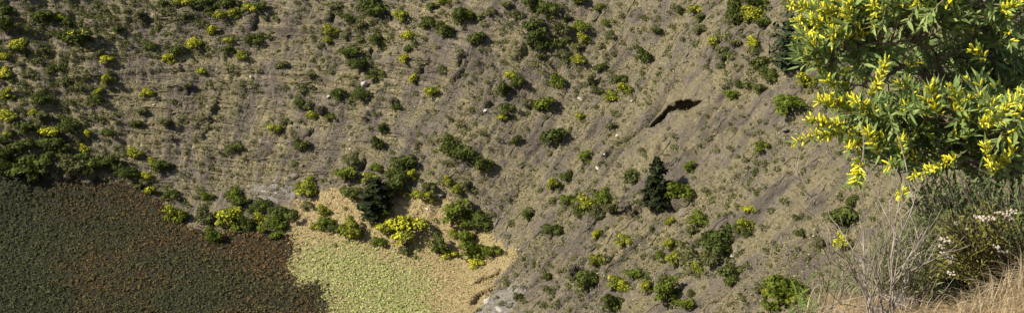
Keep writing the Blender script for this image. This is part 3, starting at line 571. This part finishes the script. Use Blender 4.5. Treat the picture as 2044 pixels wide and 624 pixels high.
RL = [(728, 164, 20, 'rock_pale', 'white weathered rock scar high on the slope below a dark shrub'), (1370, 404, 46, 'rock_grey', 'dark grey rock slab just below right of the lone conifer'),
      (501, 151, 12, 'rock_pale', 'small pale rock beside a crack high left of centre'), (1624, 468, 12, 'rock_pale', 'small white rock on the slope left of the dead twig shrub'), (968, 217, 16, 'rock_pale', 'pale ledge rock left of a dark shrub above centre'),
      (1232, 268, 11, 'rock_pale', 'pale rock at the top of the thin pale crack'), (1193, 331, 14, 'rock_pale', 'long pale rock at the foot of the thin pale crack'), (1206, 306, 10, 'rock_pale', 'pale rock half way up the thin pale crack'), (1567, 254, 26, 'rock_grey', 'grey boulder on the slope left of the lowest wattle sprig'),
      (1460, 506, 16, 'rock_pale', 'pale rock just below the big dark tree by bare rock'), (1335, 226, 6, 'rock_pale', 'tiny white stone on the sill of the dark hollow'), (1367, 353, 6, 'rock_pale', 'tiny white stone above right of the lone conifer'), (853, 414, 13, 'rock_pale', 'pale flat stone above the big yellow bush on the grass'),
      (880, 385, 22, 'rock_grey', 'grey flat rock between yellow green shrubs above the grass'), (586, 345, 30, 'rock_grey', 'smooth grey rock bulge above the pale rubble'), (524, 380, 9, 'rock_pale', 'leftmost white stone in the pale rubble'), (536, 374, 7, 'rock_pale', 'middle white stone in the pale rubble'), (551, 383, 9, 'rock_pale', 'rightmost white stone in the pale rubble'),
      (307, 207, 11, 'rock_pale', 'pale stone among scrub left of the long upright crack'), (697, 277, 8, 'rock_pale', 'small pale stone in a gully left of two small round shrubs'), (699, 295, 8, 'rock_pale', 'lower small pale stone in the gully above a green shrub'), (1158, 194, 14, 'rock_pale', 'pale streak of rock left of the yellow green shrubs'), (983, 183, 8, 'rock_pale', 'small pale stone beside a dark shrub, right of centre top'),
      (828, 212, 6, 'rock_pale', 'tiny pale stone below the yellow bushes at top centre'), (1260, 200, 7, 'rock_pale', 'tiny pale stone left of the dark hollow'), (972, 596, 24, 'rock_pale', 'pale rock in the cliff at the bottom edge'), (1000, 612, 28, 'rock_pale', 'broad pale rock lowest in the cliff at the bottom edge'), (1316, 318, 7, 'rock_pale', 'tiny pale stone just above the lone conifer'),
      (1036, 495, 9, 'rock_pale', 'small pale stone where tan grass meets the rocky slope'), (655, 190, 10, 'rock_pale', 'pale stone left of the dark shrubs below the white scar')]
for i, (px, py, w, mt, lab) in enumerate(RL):
    loc = ground_hit(px, py+w*.2)
    if loc is None: continue
    mm = float(np.array(loc)@CF)/F*w*.5; o = bpy.data.objects.new('rock', mat_copy(ROCKS[i % 5], M[mt])); o.location = loc; o.scale = (mm, mm*.7, mm*.55); o.rotation_euler = (.3, -.35, i*1.3)
    if i == 1: o.rotation_euler = (.2, -.45, .6); o.scale = (mm*.95, mm*.55, mm*.34); o.location.z -= .25
    if i == 0: o.scale = (mm*.8, mm*.7, mm*1.5); o.rotation_euler = (-.3, .35, .2); o.location = Vector(loc)+Vector((0, -1.0, .35))
    o['label'] = lab; o['category'] = 'rock'; o['group'] = 'rocks on the crater wall'; link(o)

# ------------------------------------------------------------------ the near bank under the viewpoint
M['bank'] = plain_mat('bank_soil', (.12, .085, .045), (.30, .22, .12), 5, .95, .7)
g = np.linspace(-16, 16, 230); BX, BY = np.meshgrid(g, g, indexing='ij')
def bank_z(x, y): return base_h(x, y)+(.05*fbm(x*1.5, y*1.5, 4, 121)+.03)
BZ = bank_z(BX, BY); ii = np.arange(230*230).reshape(230, 230)
Fb = np.stack([ii[:-1, :-1], ii[1:, :-1], ii[1:, 1:], ii[:-1, 1:]], -1).reshape(-1, 4)
cxy = np.stack([BX, BY], -1).reshape(-1, 2); keep = np.hypot(*cxy[Fb].mean(1).T) < 15.5
obj('near_bank_ground', mesh_np('near_bank', np.stack([BX, BY, BZ], -1).reshape(-1, 3), Fb[keep], 4, True), M['bank'], kind='structure')
def bank_hit(px, py):
    d = ray(px, py); t = np.arange(2, 14, .01); P = t[:, None]*d; b = P[:, 2] < bank_z(P[:, 0], P[:, 1]); return P[int(np.argmax(b))] if b.any() else P[-1]
def grounded(x, y, sink=.03): return Vector((x, y, float(bank_z(np.array([x]), np.array([y]))[0])-sink))

# leaves and flower spikes shared by the near plants
def leaf_mesh(name, width, bend, fold):
    V = []; Fc = []; ns = 5
    for i in range(ns+1):
        t = i/ns; w = width*math.sin(math.pi*min(1, .06+t*.94)**.85)*.5 if i < ns else 0.004; y = t; z = bend*t*t
        V += [(-w, y, z+fold*w), (0, y, z), (w, y, z+fold*w)]
    for i in range(ns):
        a = i*3; Fc += [(a, a+1, a+4, a+3), (a+1, a+2, a+5, a+4)]
    return np.array(V), np.array(Fc)
LEAFT = [leaf_mesh('leaf', .20, .12, .35), leaf_mesh('leaf', .235, -.10, .3), leaf_mesh('leaf', .17, .22, .4)]
def spike_t(seed, bend):
    rg = np.random.RandomState(seed); V = []; Fc = []; nr, n = 8, 6
    for i in range(nr+1):
        t = i/nr; r_ = .12*(math.sin(math.pi*(.10+.88*t))**.5)*(1.12 if i % 2 else .82)
        for k in range(n): a = 2*math.pi*(k+.5*(i % 2))/n; q = r_*rg.uniform(.82, 1.2); V.append((math.cos(a)*q, t, math.sin(a)*q+bend*t*t))
    for i in range(nr):
        for k in range(n): Fc.append((i*n+k, i*n+(k+1) % n, (i+1)*n+(k+1) % n, (i+1)*n+k))
    return np.array(V), np.array(Fc)
SPIKET = [spike_t(1, .12), spike_t(2, -.1), spike_t(3, .2)]
def frame(p, d, up, s, ws=1.):
    d = d.normalized(); x = d.cross(up)
    if x.length < 1e-4: x = d.orthogonal()
    x.normalize(); z = x.cross(d); return Matrix(((x.x*s*ws, d.x*s, z.x*s*ws, p.x), (x.y*s*ws, d.y*s, z.y*s*ws, p.y), (x.z*s*ws, d.z*s, z.z*s*ws, p.z), (0, 0, 0, 1)))
def join_t(name, temps, mats):
    Vs, Fs, Rn = [], [], []; off = 0; rg = np.random.RandomState(3)
    for tid, mx in mats:
        tv, tf = temps[tid]; A = np.array(mx); Vs.append(tv@A[:3, :3].T+A[:3, 3]); Fs.append(tf+off); off += len(tv); Rn.append(np.full(len(tv), rg.rand()))
    me = mesh_np(name, np.concatenate(Vs), np.concatenate(Fs), 4, True); attr(me, 'rnd', np.concatenate(Rn)); return me
def near_leaf_mat(name, c1, c2, c3, trans=.3, rough=.45):
    return foliage_mat(name, c1, c2, c3, trans, rough, 'obj')
def add_pieces(parent, name, temps, mats, mat, n_single, stuffname):
    """the n pieces nearest the camera as objects of their own, the rest joined into one part"""
    inv = parent.matrix_basis.inverted(); mats = sorted(mats, key=lambda q: q[1].translation.length+rngw.uniform(0, .45)+(50 if not inview(q[1].translation) else 0))
    tm = []
    for tv, tf in temps:
        me = mesh_np(name, tv, tf, 4, True); me.materials.append(mat); tm.append(me)
    for tid, mx in mats[:n_single]:
        o = bpy.data.objects.new(name, tm[tid]); o.parent = parent; o.matrix_basis = inv@mx; COL.objects.link(o)
    if len(mats) > n_single:
        o = obj(stuffname, join_t(stuffname, temps, [(t, inv@m_) for t, m_ in mats[n_single:]]), mat, parent); o['kind'] = 'stuff'
def inview(p):
    x, y, z = project(np.array([p[:]])); return -10 < x[0] < 2050 and -10 < y[0] < 630
rngw = random.Random(21)
def rv(s=1.): return Vector((rngw.gauss(0, s), rngw.gauss(0, s), rngw.gauss(0, s)))
UP = Vector((0, 0, 1))

# ---- golden wattle overhanging from the right
M['wleaf'] = near_leaf_mat('wattle_leaf', (.20, .28, .08), (.29, .365, .12), (.40, .45, .15), .4, .5)
M['wspike'] = near_leaf_mat('wattle_flower', (.76, .68, .03), (.85, .77, .05), (.93, .86, .12), .35, .9)
M['wtwig'] = plain_mat('wattle_twig', (.10, .075, .05), (.25, .18, .12), 20, .8)
wroot = grounded(2.75, 6.3)
wat = empty('golden_wattle', wroot, 'golden wattle with narrow leaves and yellow flower spikes overhanging at right', 'bush')
LEAVES, SPIKES = [], []; twigs = MB(); limbs = []
def W3(px, py, d): return Vector(at(px, py, d))
fork = wroot+Vector((-.1, -.05, .75))
LIMB = [[fork, W3(1960, 330, 6.5), W3(1860, 270, 6.25), W3(1760, 245, 6.1), W3(1680, 235, 6.0)],
        [fork, W3(1990, 260, 6.6), W3(1900, 190, 6.6), W3(1800, 130, 6.4), W3(1720, 70, 6.2), W3(1650, 40, 6.1)],
        [fork, W3(2040, 240, 6.7), W3(1990, 130, 6.7), W3(1930, 60, 6.5), W3(1860, 10, 6.3), W3(1820, -60, 6.2)],
        [W3(1900, 190, 6.6), W3(1860, 98, 6.3), W3(1810, 82, 6.15), W3(1740, 88, 6.1), W3(1665, 105, 6.05)],
        [fork, W3(2080, 200, 6.6), W3(2070, 90, 6.6), W3(2040, 10, 6.5), W3(2000, -60, 6.4)],
        [W3(1960, 330, 6.5), W3(1980, 290, 6.1), W3(1985, 250, 5.95)], [W3(1860, 270, 6.25), W3(1830, 310, 6.1), W3(1780, 300, 6.0)],
        [W3(1860, 270, 6.25), W3(1900, 240, 6.0), W3(1900, 200, 5.95)], [W3(1800, 130, 6.4), W3(1760, 160, 6.2), W3(1700, 170, 6.1)], [wroot+Vector((0, 0, .3)), W3(2020, 350, 6.5), W3(1940, 320, 6.1), W3(1890, 330, 6.0)]]
NODES = []
mbl = MB(); mbl.tube([wroot+Vector((0, 0, -.15)), wroot+Vector((.02, 0, .3)), fork], [.045, .038, .03], 8)
obj('trunk', mbl.mesh('trunk'), M['wtwig'], wat).matrix_basis = Matrix.Translation(-wroot)
for L in LIMB:
    mb = MB(); pts = []
    for i in range(len(L)-1):
        for k in range(6): pts.append(L[i].lerp(L[i+1], k/6.)+rv(.006))
    pts.append(L[-1]); n = len(pts); mb.tube(pts, [.009*(1-i/n)+.0028 for i in range(n)], 6); NODES += pts
    obj('branch', mb.mesh('branch'), M['wtwig'], wat).matrix_basis = Matrix.Translation(-wroot)
NA = np.array([p[:] for p in NODES])
def sprig(p0, p1, nl, leaf, fl, tw=True):
    d = p1-p0; L = d.length; sag = Vector((0, 0, L*rngw.uniform(-.12, .12))); pts = []
    for i in range(7):
        t = i/6.; pts.append(p0.lerp(p1, t)+sag*4*t*(1-t)*.5)
    if tw:
        j = int(np.argmin(((NA-np.array(p0[:]))**2).sum(1))); q = NODES[j]; mid = q.lerp(p0, .5)+rv(.02); pts = [q, q.lerp(mid, .6)+rv(.006), mid.lerp(p0, .5)]+pts
    twigs.tube(pts, [.0034*(1-i/len(pts))+.0012 for i in range(len(pts))], 4)
    ax = d.normalized(); o1 = ax.orthogonal().normalized(); o2 = ax.cross(o1); a = rngw.uniform(0, 6)
    for i in range(nl):
        t = .06+.94*(i+.5*rngw.random())/nl; a += 2.4+rngw.uniform(-.3, .3); p = p0.lerp(p1, t)+sag*4*t*(1-t)*.5
        rad = o1*math.cos(a)+o2*math.sin(a); dr = ax*rngw.uniform(.5, .95)+rad*rngw.uniform(.5, .85)*(1.1-.5*t)+UP*.12
        LEAVES.append((rngw.randrange(3), frame(p, dr, (Vector((-.75, -.45, .55))+rad*.3+rv(.4)), leaf*rngw.uniform(.7, 1.15)*(1 if t < .85 else .75), rngw.uniform(.8, 1.15))))
        if fl and .18 < t and rngw.random() < fl:
            for s in range(rngw.choice((3, 4, 5) if fl > .75 else (2, 3))):
                a2 = a+rngw.uniform(-1.2, 1.2); rd = o1*math.cos(a2)+o2*math.sin(a2); SPIKES.append((rngw.randrange(3), frame(p, ax*rngw.uniform(.25, .8)+rd*.8+UP*.25, UP+rv(.4), rngw.uniform(.024, .047), rngw.uniform(.75, 1.05))))
HAND = [((1730, 250), (1588, 282), 5.95, 17, 1), ((1700, 246), (1612, 238), 5.9, 14, 1), ((1745, 232), (1630, 200), 5.95, 16, 1), ((1725, 225), (1655, 188), 6.0, 13, 1), ((1765, 235), (1703, 203), 5.92, 12, 1), ((1735, 205), (1768, 125), 6.0, 14, .9),
        ((1745, 268), (1690, 300), 5.95, 12, .9), ((1722, 295), (1711, 366), 5.95, 12, 1), ((1762, 318), (1732, 262), 5.9, 12, .9), ((1795, 345), (1800, 278), 5.92, 12, .9), ((1930, 300), (1820, 352), 5.85, 20, 1), ((1875, 245), (1856, 172), 5.9, 14, 1),
        ((1935, 255), (1903, 172), 5.9, 14, 1), ((1945, 245), (2000, 235), 5.85, 12, 1), ((1965, 250), (2040, 186), 5.85, 16, 1), ((1990, 365), (1962, 285), 5.9, 12, .8), ((1985, 345), (2022, 305), 5.9, 10, .8), ((1975, 125), (1940, 98), 6.1, 9, .9), ((1985, 30), (2044, 2), 5.95, 12, .9),
        ((1650, 122), (1588, 106), 6.0, 12, .1), ((1660, 110), (1596, 66), 6.0, 13, .5), ((1655, 95), (1580, 88), 6.05, 11, .1), ((1690, 185), (1645, 158), 6.05, 10, .6), ((1695, 190), (1684, 140), 6.1, 9, .6), ((1660, 40), (1575, 12), 6.05, 14, .8), ((1690, 60), (1618, 40), 6.0, 14, 1), ((1705, 40), (1640, 18), 6.0, 14, 1),
        ((1735, 70), (1660, 62), 6.0, 12, 1), ((1750, 30), (1690, 8), 6.0, 12, 1), ((1790, 40), (1740, 8), 6.0, 12, .9), ((1860, 30), (1830, -4), 6.0, 11, .7), ((1640, 60), (1592, 40), 6.1, 12, .9), ((1800, 150), (1830, 115), 6.1, 10, .1), ((1830, 190), (1790, 165), 6.0, 12, .5), ((1850, 300), (1775, 330), 5.95, 14, .4),
        ((1960, 60), (1905, 30), 6.05, 12, .15), ((1930, 40), (1880, 5), 6.05, 12, .3), ((1870, 285), (1930, 262), 5.95, 12, .4), ((1790, 215), (1850, 222), 5.95, 10, .6), ((1720, 320), (1700, 372), 6.0, 7, .6), ((1800, 372), (1803, 392), 5.9, 4, 1), ((1690, 262), (1652, 268), 5.95, 9, .7)]
for (a, b, dep, nl, fl) in HAND: sprig(W3(*a, dep+rngw.uniform(.02, .12)), W3(*b, dep-rngw.uniform(0, .1)), nl+5, .080, fl)
CL = [(1690, 35, 85, 42, 6.15, .25, 46, .5), (1830, 22, 110, 36, 6.2, .35, 46, .12), (1980, 40, 90, 55, 6.35, .4, 40, .05), (1640, 108, 40, 30, 6.05, .15, 12, .12), (1725, 105, 50, 38, 6.35, .3, 20, .04), (1880, 110, 130, 65, 6.75, .4, 50, .0), (2000, 150, 80, 80, 6.75, .4, 46, .0),
      (1765, 232, 95, 42, 6.1, .25, 46, .2), (1900, 222, 110, 45, 6.15, .3, 46, .18), (2010, 230, 60, 55, 6.0, .3, 26, .25), (1775, 290, 65, 36, 6.1, .25, 20, .2), (1905, 295, 120, 50, 6.45, .35, 46, .08), (2010, 300, 60, 60, 6.4, .35, 24, .08), (2150, 130, 110, 180, 6.6, .6, 90, .05), (1850, -70, 230, 60, 6.3, .5, 90, .3), (2060, -90, 130, 80, 6.5, .5, 50, .1), (1940, 180, 140, 90, 7.0, .3, 70, 0.)]
for (cx, cy, rx, ry, dep, rd, n, fl) in CL:
    for k in range(int(n*1.5)):
        u = rv(1); u.normalize(); u *= rngw.random()**.4; p = W3(cx+u.x*rx, cy+u.y*ry, dep+u.z*rd)
        d = Vector((u.x*.7-.35, -.25+u.z*.5, -u.y*.7+.15))+rv(.45); d.normalize(); L = rngw.uniform(.10, .2)
        sprig(p-d*L*.5, p+d*L*.5, rngw.randint(9, 14), .072, fl if rngw.random() < .55 else 0)
obj('twigs', twigs.mesh('twigs'), M['wtwig'], wat, kind='stuff').matrix_basis = Matrix.Translation(-wroot)
bpy.context.view_layer.update()
add_pieces(wat, 'leaf', LEAFT, LEAVES, M['wleaf'], 300, 'foliage'); add_pieces(wat, 'flower_spike', SPIKET, SPIKES, M['wspike'], 300, 'blossom')

# ---- generic near bush: stems fanning from a base with small leaves
def near_bush(name, base, label, cat, tips, leaf, nl, mat, twmat, width=1., group=None, stemr=.006, spread=1., single=60):
    e = empty(name, base, label, cat, group); mb = MB(); LV = []
    for tip in tips:
        d = tip-base; L = d.length; mid = base.lerp(tip, .5)+Vector((rngw.gauss(0, .05), rngw.gauss(0, .05), .06))*L; pts = [base.lerp(mid, t/3.) for t in range(3)]+[mid.lerp(tip, t/3.) for t in range(4)]
        mb.tube(pts, [stemr*(1-i/7.)+.0012 for i in range(7)], 5); a = rngw.uniform(0, 6)
        for i in range(nl):
            t = 1-.62*(i/nl)**1.2; k = t*6; j = min(int(k), 5); p = pts[j].lerp(pts[j+1], k-j); ax = (pts[j+1]-pts[j]).normalized(); o1 = ax.orthogonal().normalized(); o2 = ax.cross(o1); a += 2.4
            rad = o1*math.cos(a)+o2*math.sin(a); LV.append((rngw.randrange(3), frame(p+rv(.012*spread), ax*rngw.uniform(.4, .9)+rad*.8+UP*.15, UP+rv(.5), leaf*rngw.uniform(.6, 1.2), width)))
    obj('stems', mb.mesh('stems'), twmat, e).matrix_basis = Matrix.Translation(-base); bpy.context.view_layer.update()
    add_pieces(e, 'leaf', LEAFT, LV, mat, single, 'foliage'); return e
M['gleaf'] = near_leaf_mat('bush_leaf_bright', (.10, .16, .025), (.15, .21, .04), (.21, .26, .06), .3)
M['dleaf'] = near_leaf_mat('bush_leaf_dark', (.11, .15, .05), (.17, .215, .075), (.23, .27, .11), .35)
M['bleaf'] = near_leaf_mat('brush_leaf', (.16, .175, .075), (.24, .245, .115), (.32, .31, .16), .35, .7)
M['yleaf'] = near_leaf_mat('everlasting_leaf', (.13, .13, .028), (.22, .205, .045), (.34, .30, .08), .25, .6)
M['stem_dark'] = plain_mat('stem_dark', (.05, .04, .03), (.12, .09, .07), 25, .8)
M['stem_dead'] = plain_mat('stem_dead', (.11, .087, .066), (.34, .28, .22), 18, .85)
M['stem_olive'] = plain_mat('stem_olive', (.12, .11, .06), (.24, .22, .13), 18, .85)
M['cream'] = near_leaf_mat('everlasting_head', (.40, .33, .23), (.48, .40, .29), (.54, .47, .36), .2, .9)
def tips_px(cx, cy, rx, ry, dep, rd, n, ymin=-1.):
    out = []
    while len(out) < n:
        x, y = rngw.uniform(-1, 1), rngw.uniform(-1, 1)
        if x*x+y*y <= 1: out.append(W3(cx+x*rx, cy+y*ry, dep+rngw.uniform(-rd, rd)))
    return out
near_bush('leafy_shrub', grounded(2.62, 5.95), 'dark leafy green shrub beneath the wattle at the right edge', 'shrub', tips_px(1930, 395, 140, 55, 6.0, .35, 110)+tips_px(1920, 460, 130, 45, 5.9, .3, 80), .046, 44, M['dleaf'], M['stem_dark'])
near_bush('leafy_shrub', grounded(3.1, 5.6), 'shaded olive shrub behind the cream flowered bush at right edge', 'shrub', tips_px(2000, 430, 80, 60, 6.0, .3, 40), .04, 18, M['bleaf'], M['stem_dark'])
near_bush('brush_shrub', grounded(1.72, 5.55), 'wispy olive grey brush behind the dead twig shrub', 'shrub', tips_px(1835, 495, 90, 80, 5.75, .3, 110), .042, 40, M['bleaf'], M['stem_olive'], .8, None, .0012)
near_bush('brush_shrub', grounded(1.35, 5.6), 'thin brownish brush left of the dead twig shrub', 'shrub', tips_px(1725, 540, 60, 75, 6.1, .3, 34), .036, 30, M['bleaf'], M['stem_olive'], .8, None, .0012)
near_bush('leafy_shrub', grounded(2.2, 9.2), 'bright green narrow leaved bush at the bottom left of the dead twigs', 'shrub', tips_px(1640, 615, 62, 62, 9.3, .5, 60), .10, 20, M['gleaf'], M['stem_dark'], .7)
near_bush('leafy_shrub', grounded(2.35, 8.4), 'green narrow leaved bush behind the dead twig shrub', 'shrub', tips_px(1705, 580, 50, 40, 8.6, .4, 46), .09, 20, M['gleaf'], M['stem_dark'], .7)
# ---- everlasting bush with cream heads
eb = grounded(2.05, 5.05)
ev = near_bush('everlasting_bush', eb, 'yellow green bush with cream flower heads on the near bank', 'bush', tips_px(1890, 445, 30, 30, 5.15, .1, 14)+tips_px(1920, 500, 50, 55, 5.15, .15, 34)+tips_px(1980, 440, 50, 35, 5.2, .15, 26)+tips_px(1875, 500, 30, 50, 5.1, .1, 16), .021, 34, M['yleaf'], M['stem_dark'], 1.25, None, .004)
import bmesh
def head_mesh(seed):
    V, Fc = [], []; rg = np.random.RandomState(seed); mb = MB()
    for k in range(13):
        c = rg.normal(size=3)*np.array([.42, .42, .22]); r0 = rg.uniform(.22, .34)
        for i in range(4):
            for j in range(6): a = j*math.pi/3+.5*i; f = math.pi*(i+.5)/4; mb.v.append(Vector((c[0]+r0*math.sin(f)*math.cos(a), c[1]+r0*math.sin(f)*math.sin(a), c[2]+r0*math.cos(f)*rg.uniform(.8, 1.1))))
        b = len(mb.v)-24
        for i in range(3):
            for j in range(6): mb.f.append((b+i*6+j, b+(i+1)*6+j, b+(i+1)*6+(j+1) % 6, b+i*6+(j+1) % 6))
        mb.f.append(tuple(b+j for j in range(6)))
    me = mb.mesh('flower_head'); me.materials.append(M['cream']); return me
HD = [head_mesh(k) for k in range(3)]
for i, (px, py, s) in enumerate([(1884, 476, 11), (1893, 484, 9), (1880, 492, 9), (1886, 505, 8), (1894, 513, 9), (1899, 522, 8), (1897, 543, 9), (1960, 437, 12), (1972, 441, 9), (1982, 435, 9), (2000, 424, 11), (2010, 428, 10), (2022, 420, 9), (2014, 436, 8), (1909, 445, 6), (1990, 492, 9), (2003, 502, 8), (1930, 455, 5), (1947, 430, 6)]):
    o = bpy.data.objects.new('flower_head', HD[i % 3]); o.parent = ev; p = W3(px, py, 5.02+.03*(i % 3)); o.location = p-eb; s_ = s*5.0/F; o.scale = (s_, s_, s_*.8); o.rotation_euler = (0, 0, i); COL.objects.link(o)
# ---- dead twig shrub
def dead_shrub(base, label, tips, thick, depthn=3):
    e = empty('dead_shrub', base, label, 'shrub'); 
    def grow(mb, p, d, L, r, lvl):
        n = 6; pts = [p.copy()]; q = p.copy(); dd = d.copy()
        for i in range(n): dd = (dd+rv(.10)+UP*.04).normalized(); q = q+dd*L/n; pts.append(q.copy())
        mb.tube(pts, [r*(1-.75*i/n)+.0006 for i in range(n+1)], 5)
        if lvl > 0:
            for k in range(rngw.randint(3, 5)):
                j = rngw.randint(2, n); s = rv(1); s = (s-dd*s.dot(dd)).normalized(); grow(mb, pts[j], (dd+s*rngw.uniform(.35, .7)).normalized(), L*rngw.uniform(.4, .65), r*.55, lvl-1)
    for tip in tips:
        mb = MB(); d = tip-base; grow(mb, base+rv(.01), d.normalized(), d.length*.78, thick, depthn-1); obj('branch', mb.mesh('branch'), M['stem_dead'], e).matrix_basis = Matrix.Translation(-base)
    return e
dbase = Vector(at(1783, 645, 4.7)); dg = grounded(dbase.x, dbase.y); dbase = dg
dead_shrub(dbase, 'bare grey dead twig shrub in the foreground at bottom right', [W3(*p, 4.75+rngw.uniform(-.15, .2)) for p in ((1690, 465), (1805, 385), (1840, 440), (1725, 470), (1770, 480))], .0044)
d2 = grounded(1.25, 4.9); dead_shrub(d2, 'low tangle of dry brown twigs at the bottom edge left of bare shrub', [W3(*p, 5.0+rngw.uniform(-.1, .2)) for p in ((1680, 575), (1720, 560), (1750, 585), (1790, 580))], .0026)
# ---- rock and straw grass on the near bank
for (px, py, w, lab) in ((1805, 606, 62, 'dark rock half buried in straw on the near bank'), (1755, 622, 34, 'small dark stone left of the half buried rock, bottom edge')):
    p = bank_hit(px, py); o = bpy.data.objects.new('bank_stone', mat_copy(ROCKS[2], M['rock_grey'])); o.location = p; s_ = w*np.linalg.norm(p)/F*.62; o.scale = (s_, s_, s_*.7); o['label'] = lab; o['category'] = 'rock'; link(o)
M['straw'] = foliage_mat('straw_grass', (.32, .23, .115), (.48, .37, .21), (.62, .52, .36), .3, .6, 'attr')
def straw(name, n, region, Lr, label, wid=.0035, lean=(-.5, -.25, 0)):
    Vs, Fs, Rn = [], [], []; off = 0; k = 0; ln = Vector(lean)
    while k < n:
        x, y = region(); z = float(bank_z(np.array([x]), np.array([y]))[0]); k += 1; p = Vector((x, y, z-.01)); a = rngw.uniform(0, 6.28); d = Vector((math.cos(a)*.45, math.sin(a)*.45, 1))+ln*rngw.uniform(.2, 1); d.normalize(); L = rngw.uniform(*Lr); droop = rngw.uniform(.2, 1.1); s = d.cross(UP)
        s = (s.normalized() if s.length > .01 else Vector((1, 0, 0))); q = p.copy(); dd = d.copy(); r0 = rngw.random()
        for i in range(6):
            w = wid*(1-i/6.2)*rngw.uniform(.8, 1.2); Vs += [(q-s*w)[:], (q+s*w)[:]]; Rn += [r0, r0]; dd = (dd-UP*droop*.22*(i+1)*.5+rv(.05)).normalized(); q = q+dd*L/5
        for i in range(5): b = off+i*2; Fs.append((b, b+1, b+3, b+2))
        off += 12
    me = mesh_np(name, Vs, Fs, 4, True); attr(me, 'rnd', Rn); o = obj(name, me, M['straw']); o['kind'] = 'stuff'; o['label'] = label; o['category'] = 'grass'
straw('straw_grass', 13000, lambda: (1.14+.95*rngw.random()**1.2, rngw.uniform(2.8, 4.25)), (.05, .15), 'golden dry grass drooping over the near bank at bottom right', .0015)
straw('straw_litter', 4500, lambda: (rngw.uniform(1.1, 2.6), rngw.uniform(3.9, 5.2)), (.04, .12), 'dry straw lying between stones on the near bank', .0016)
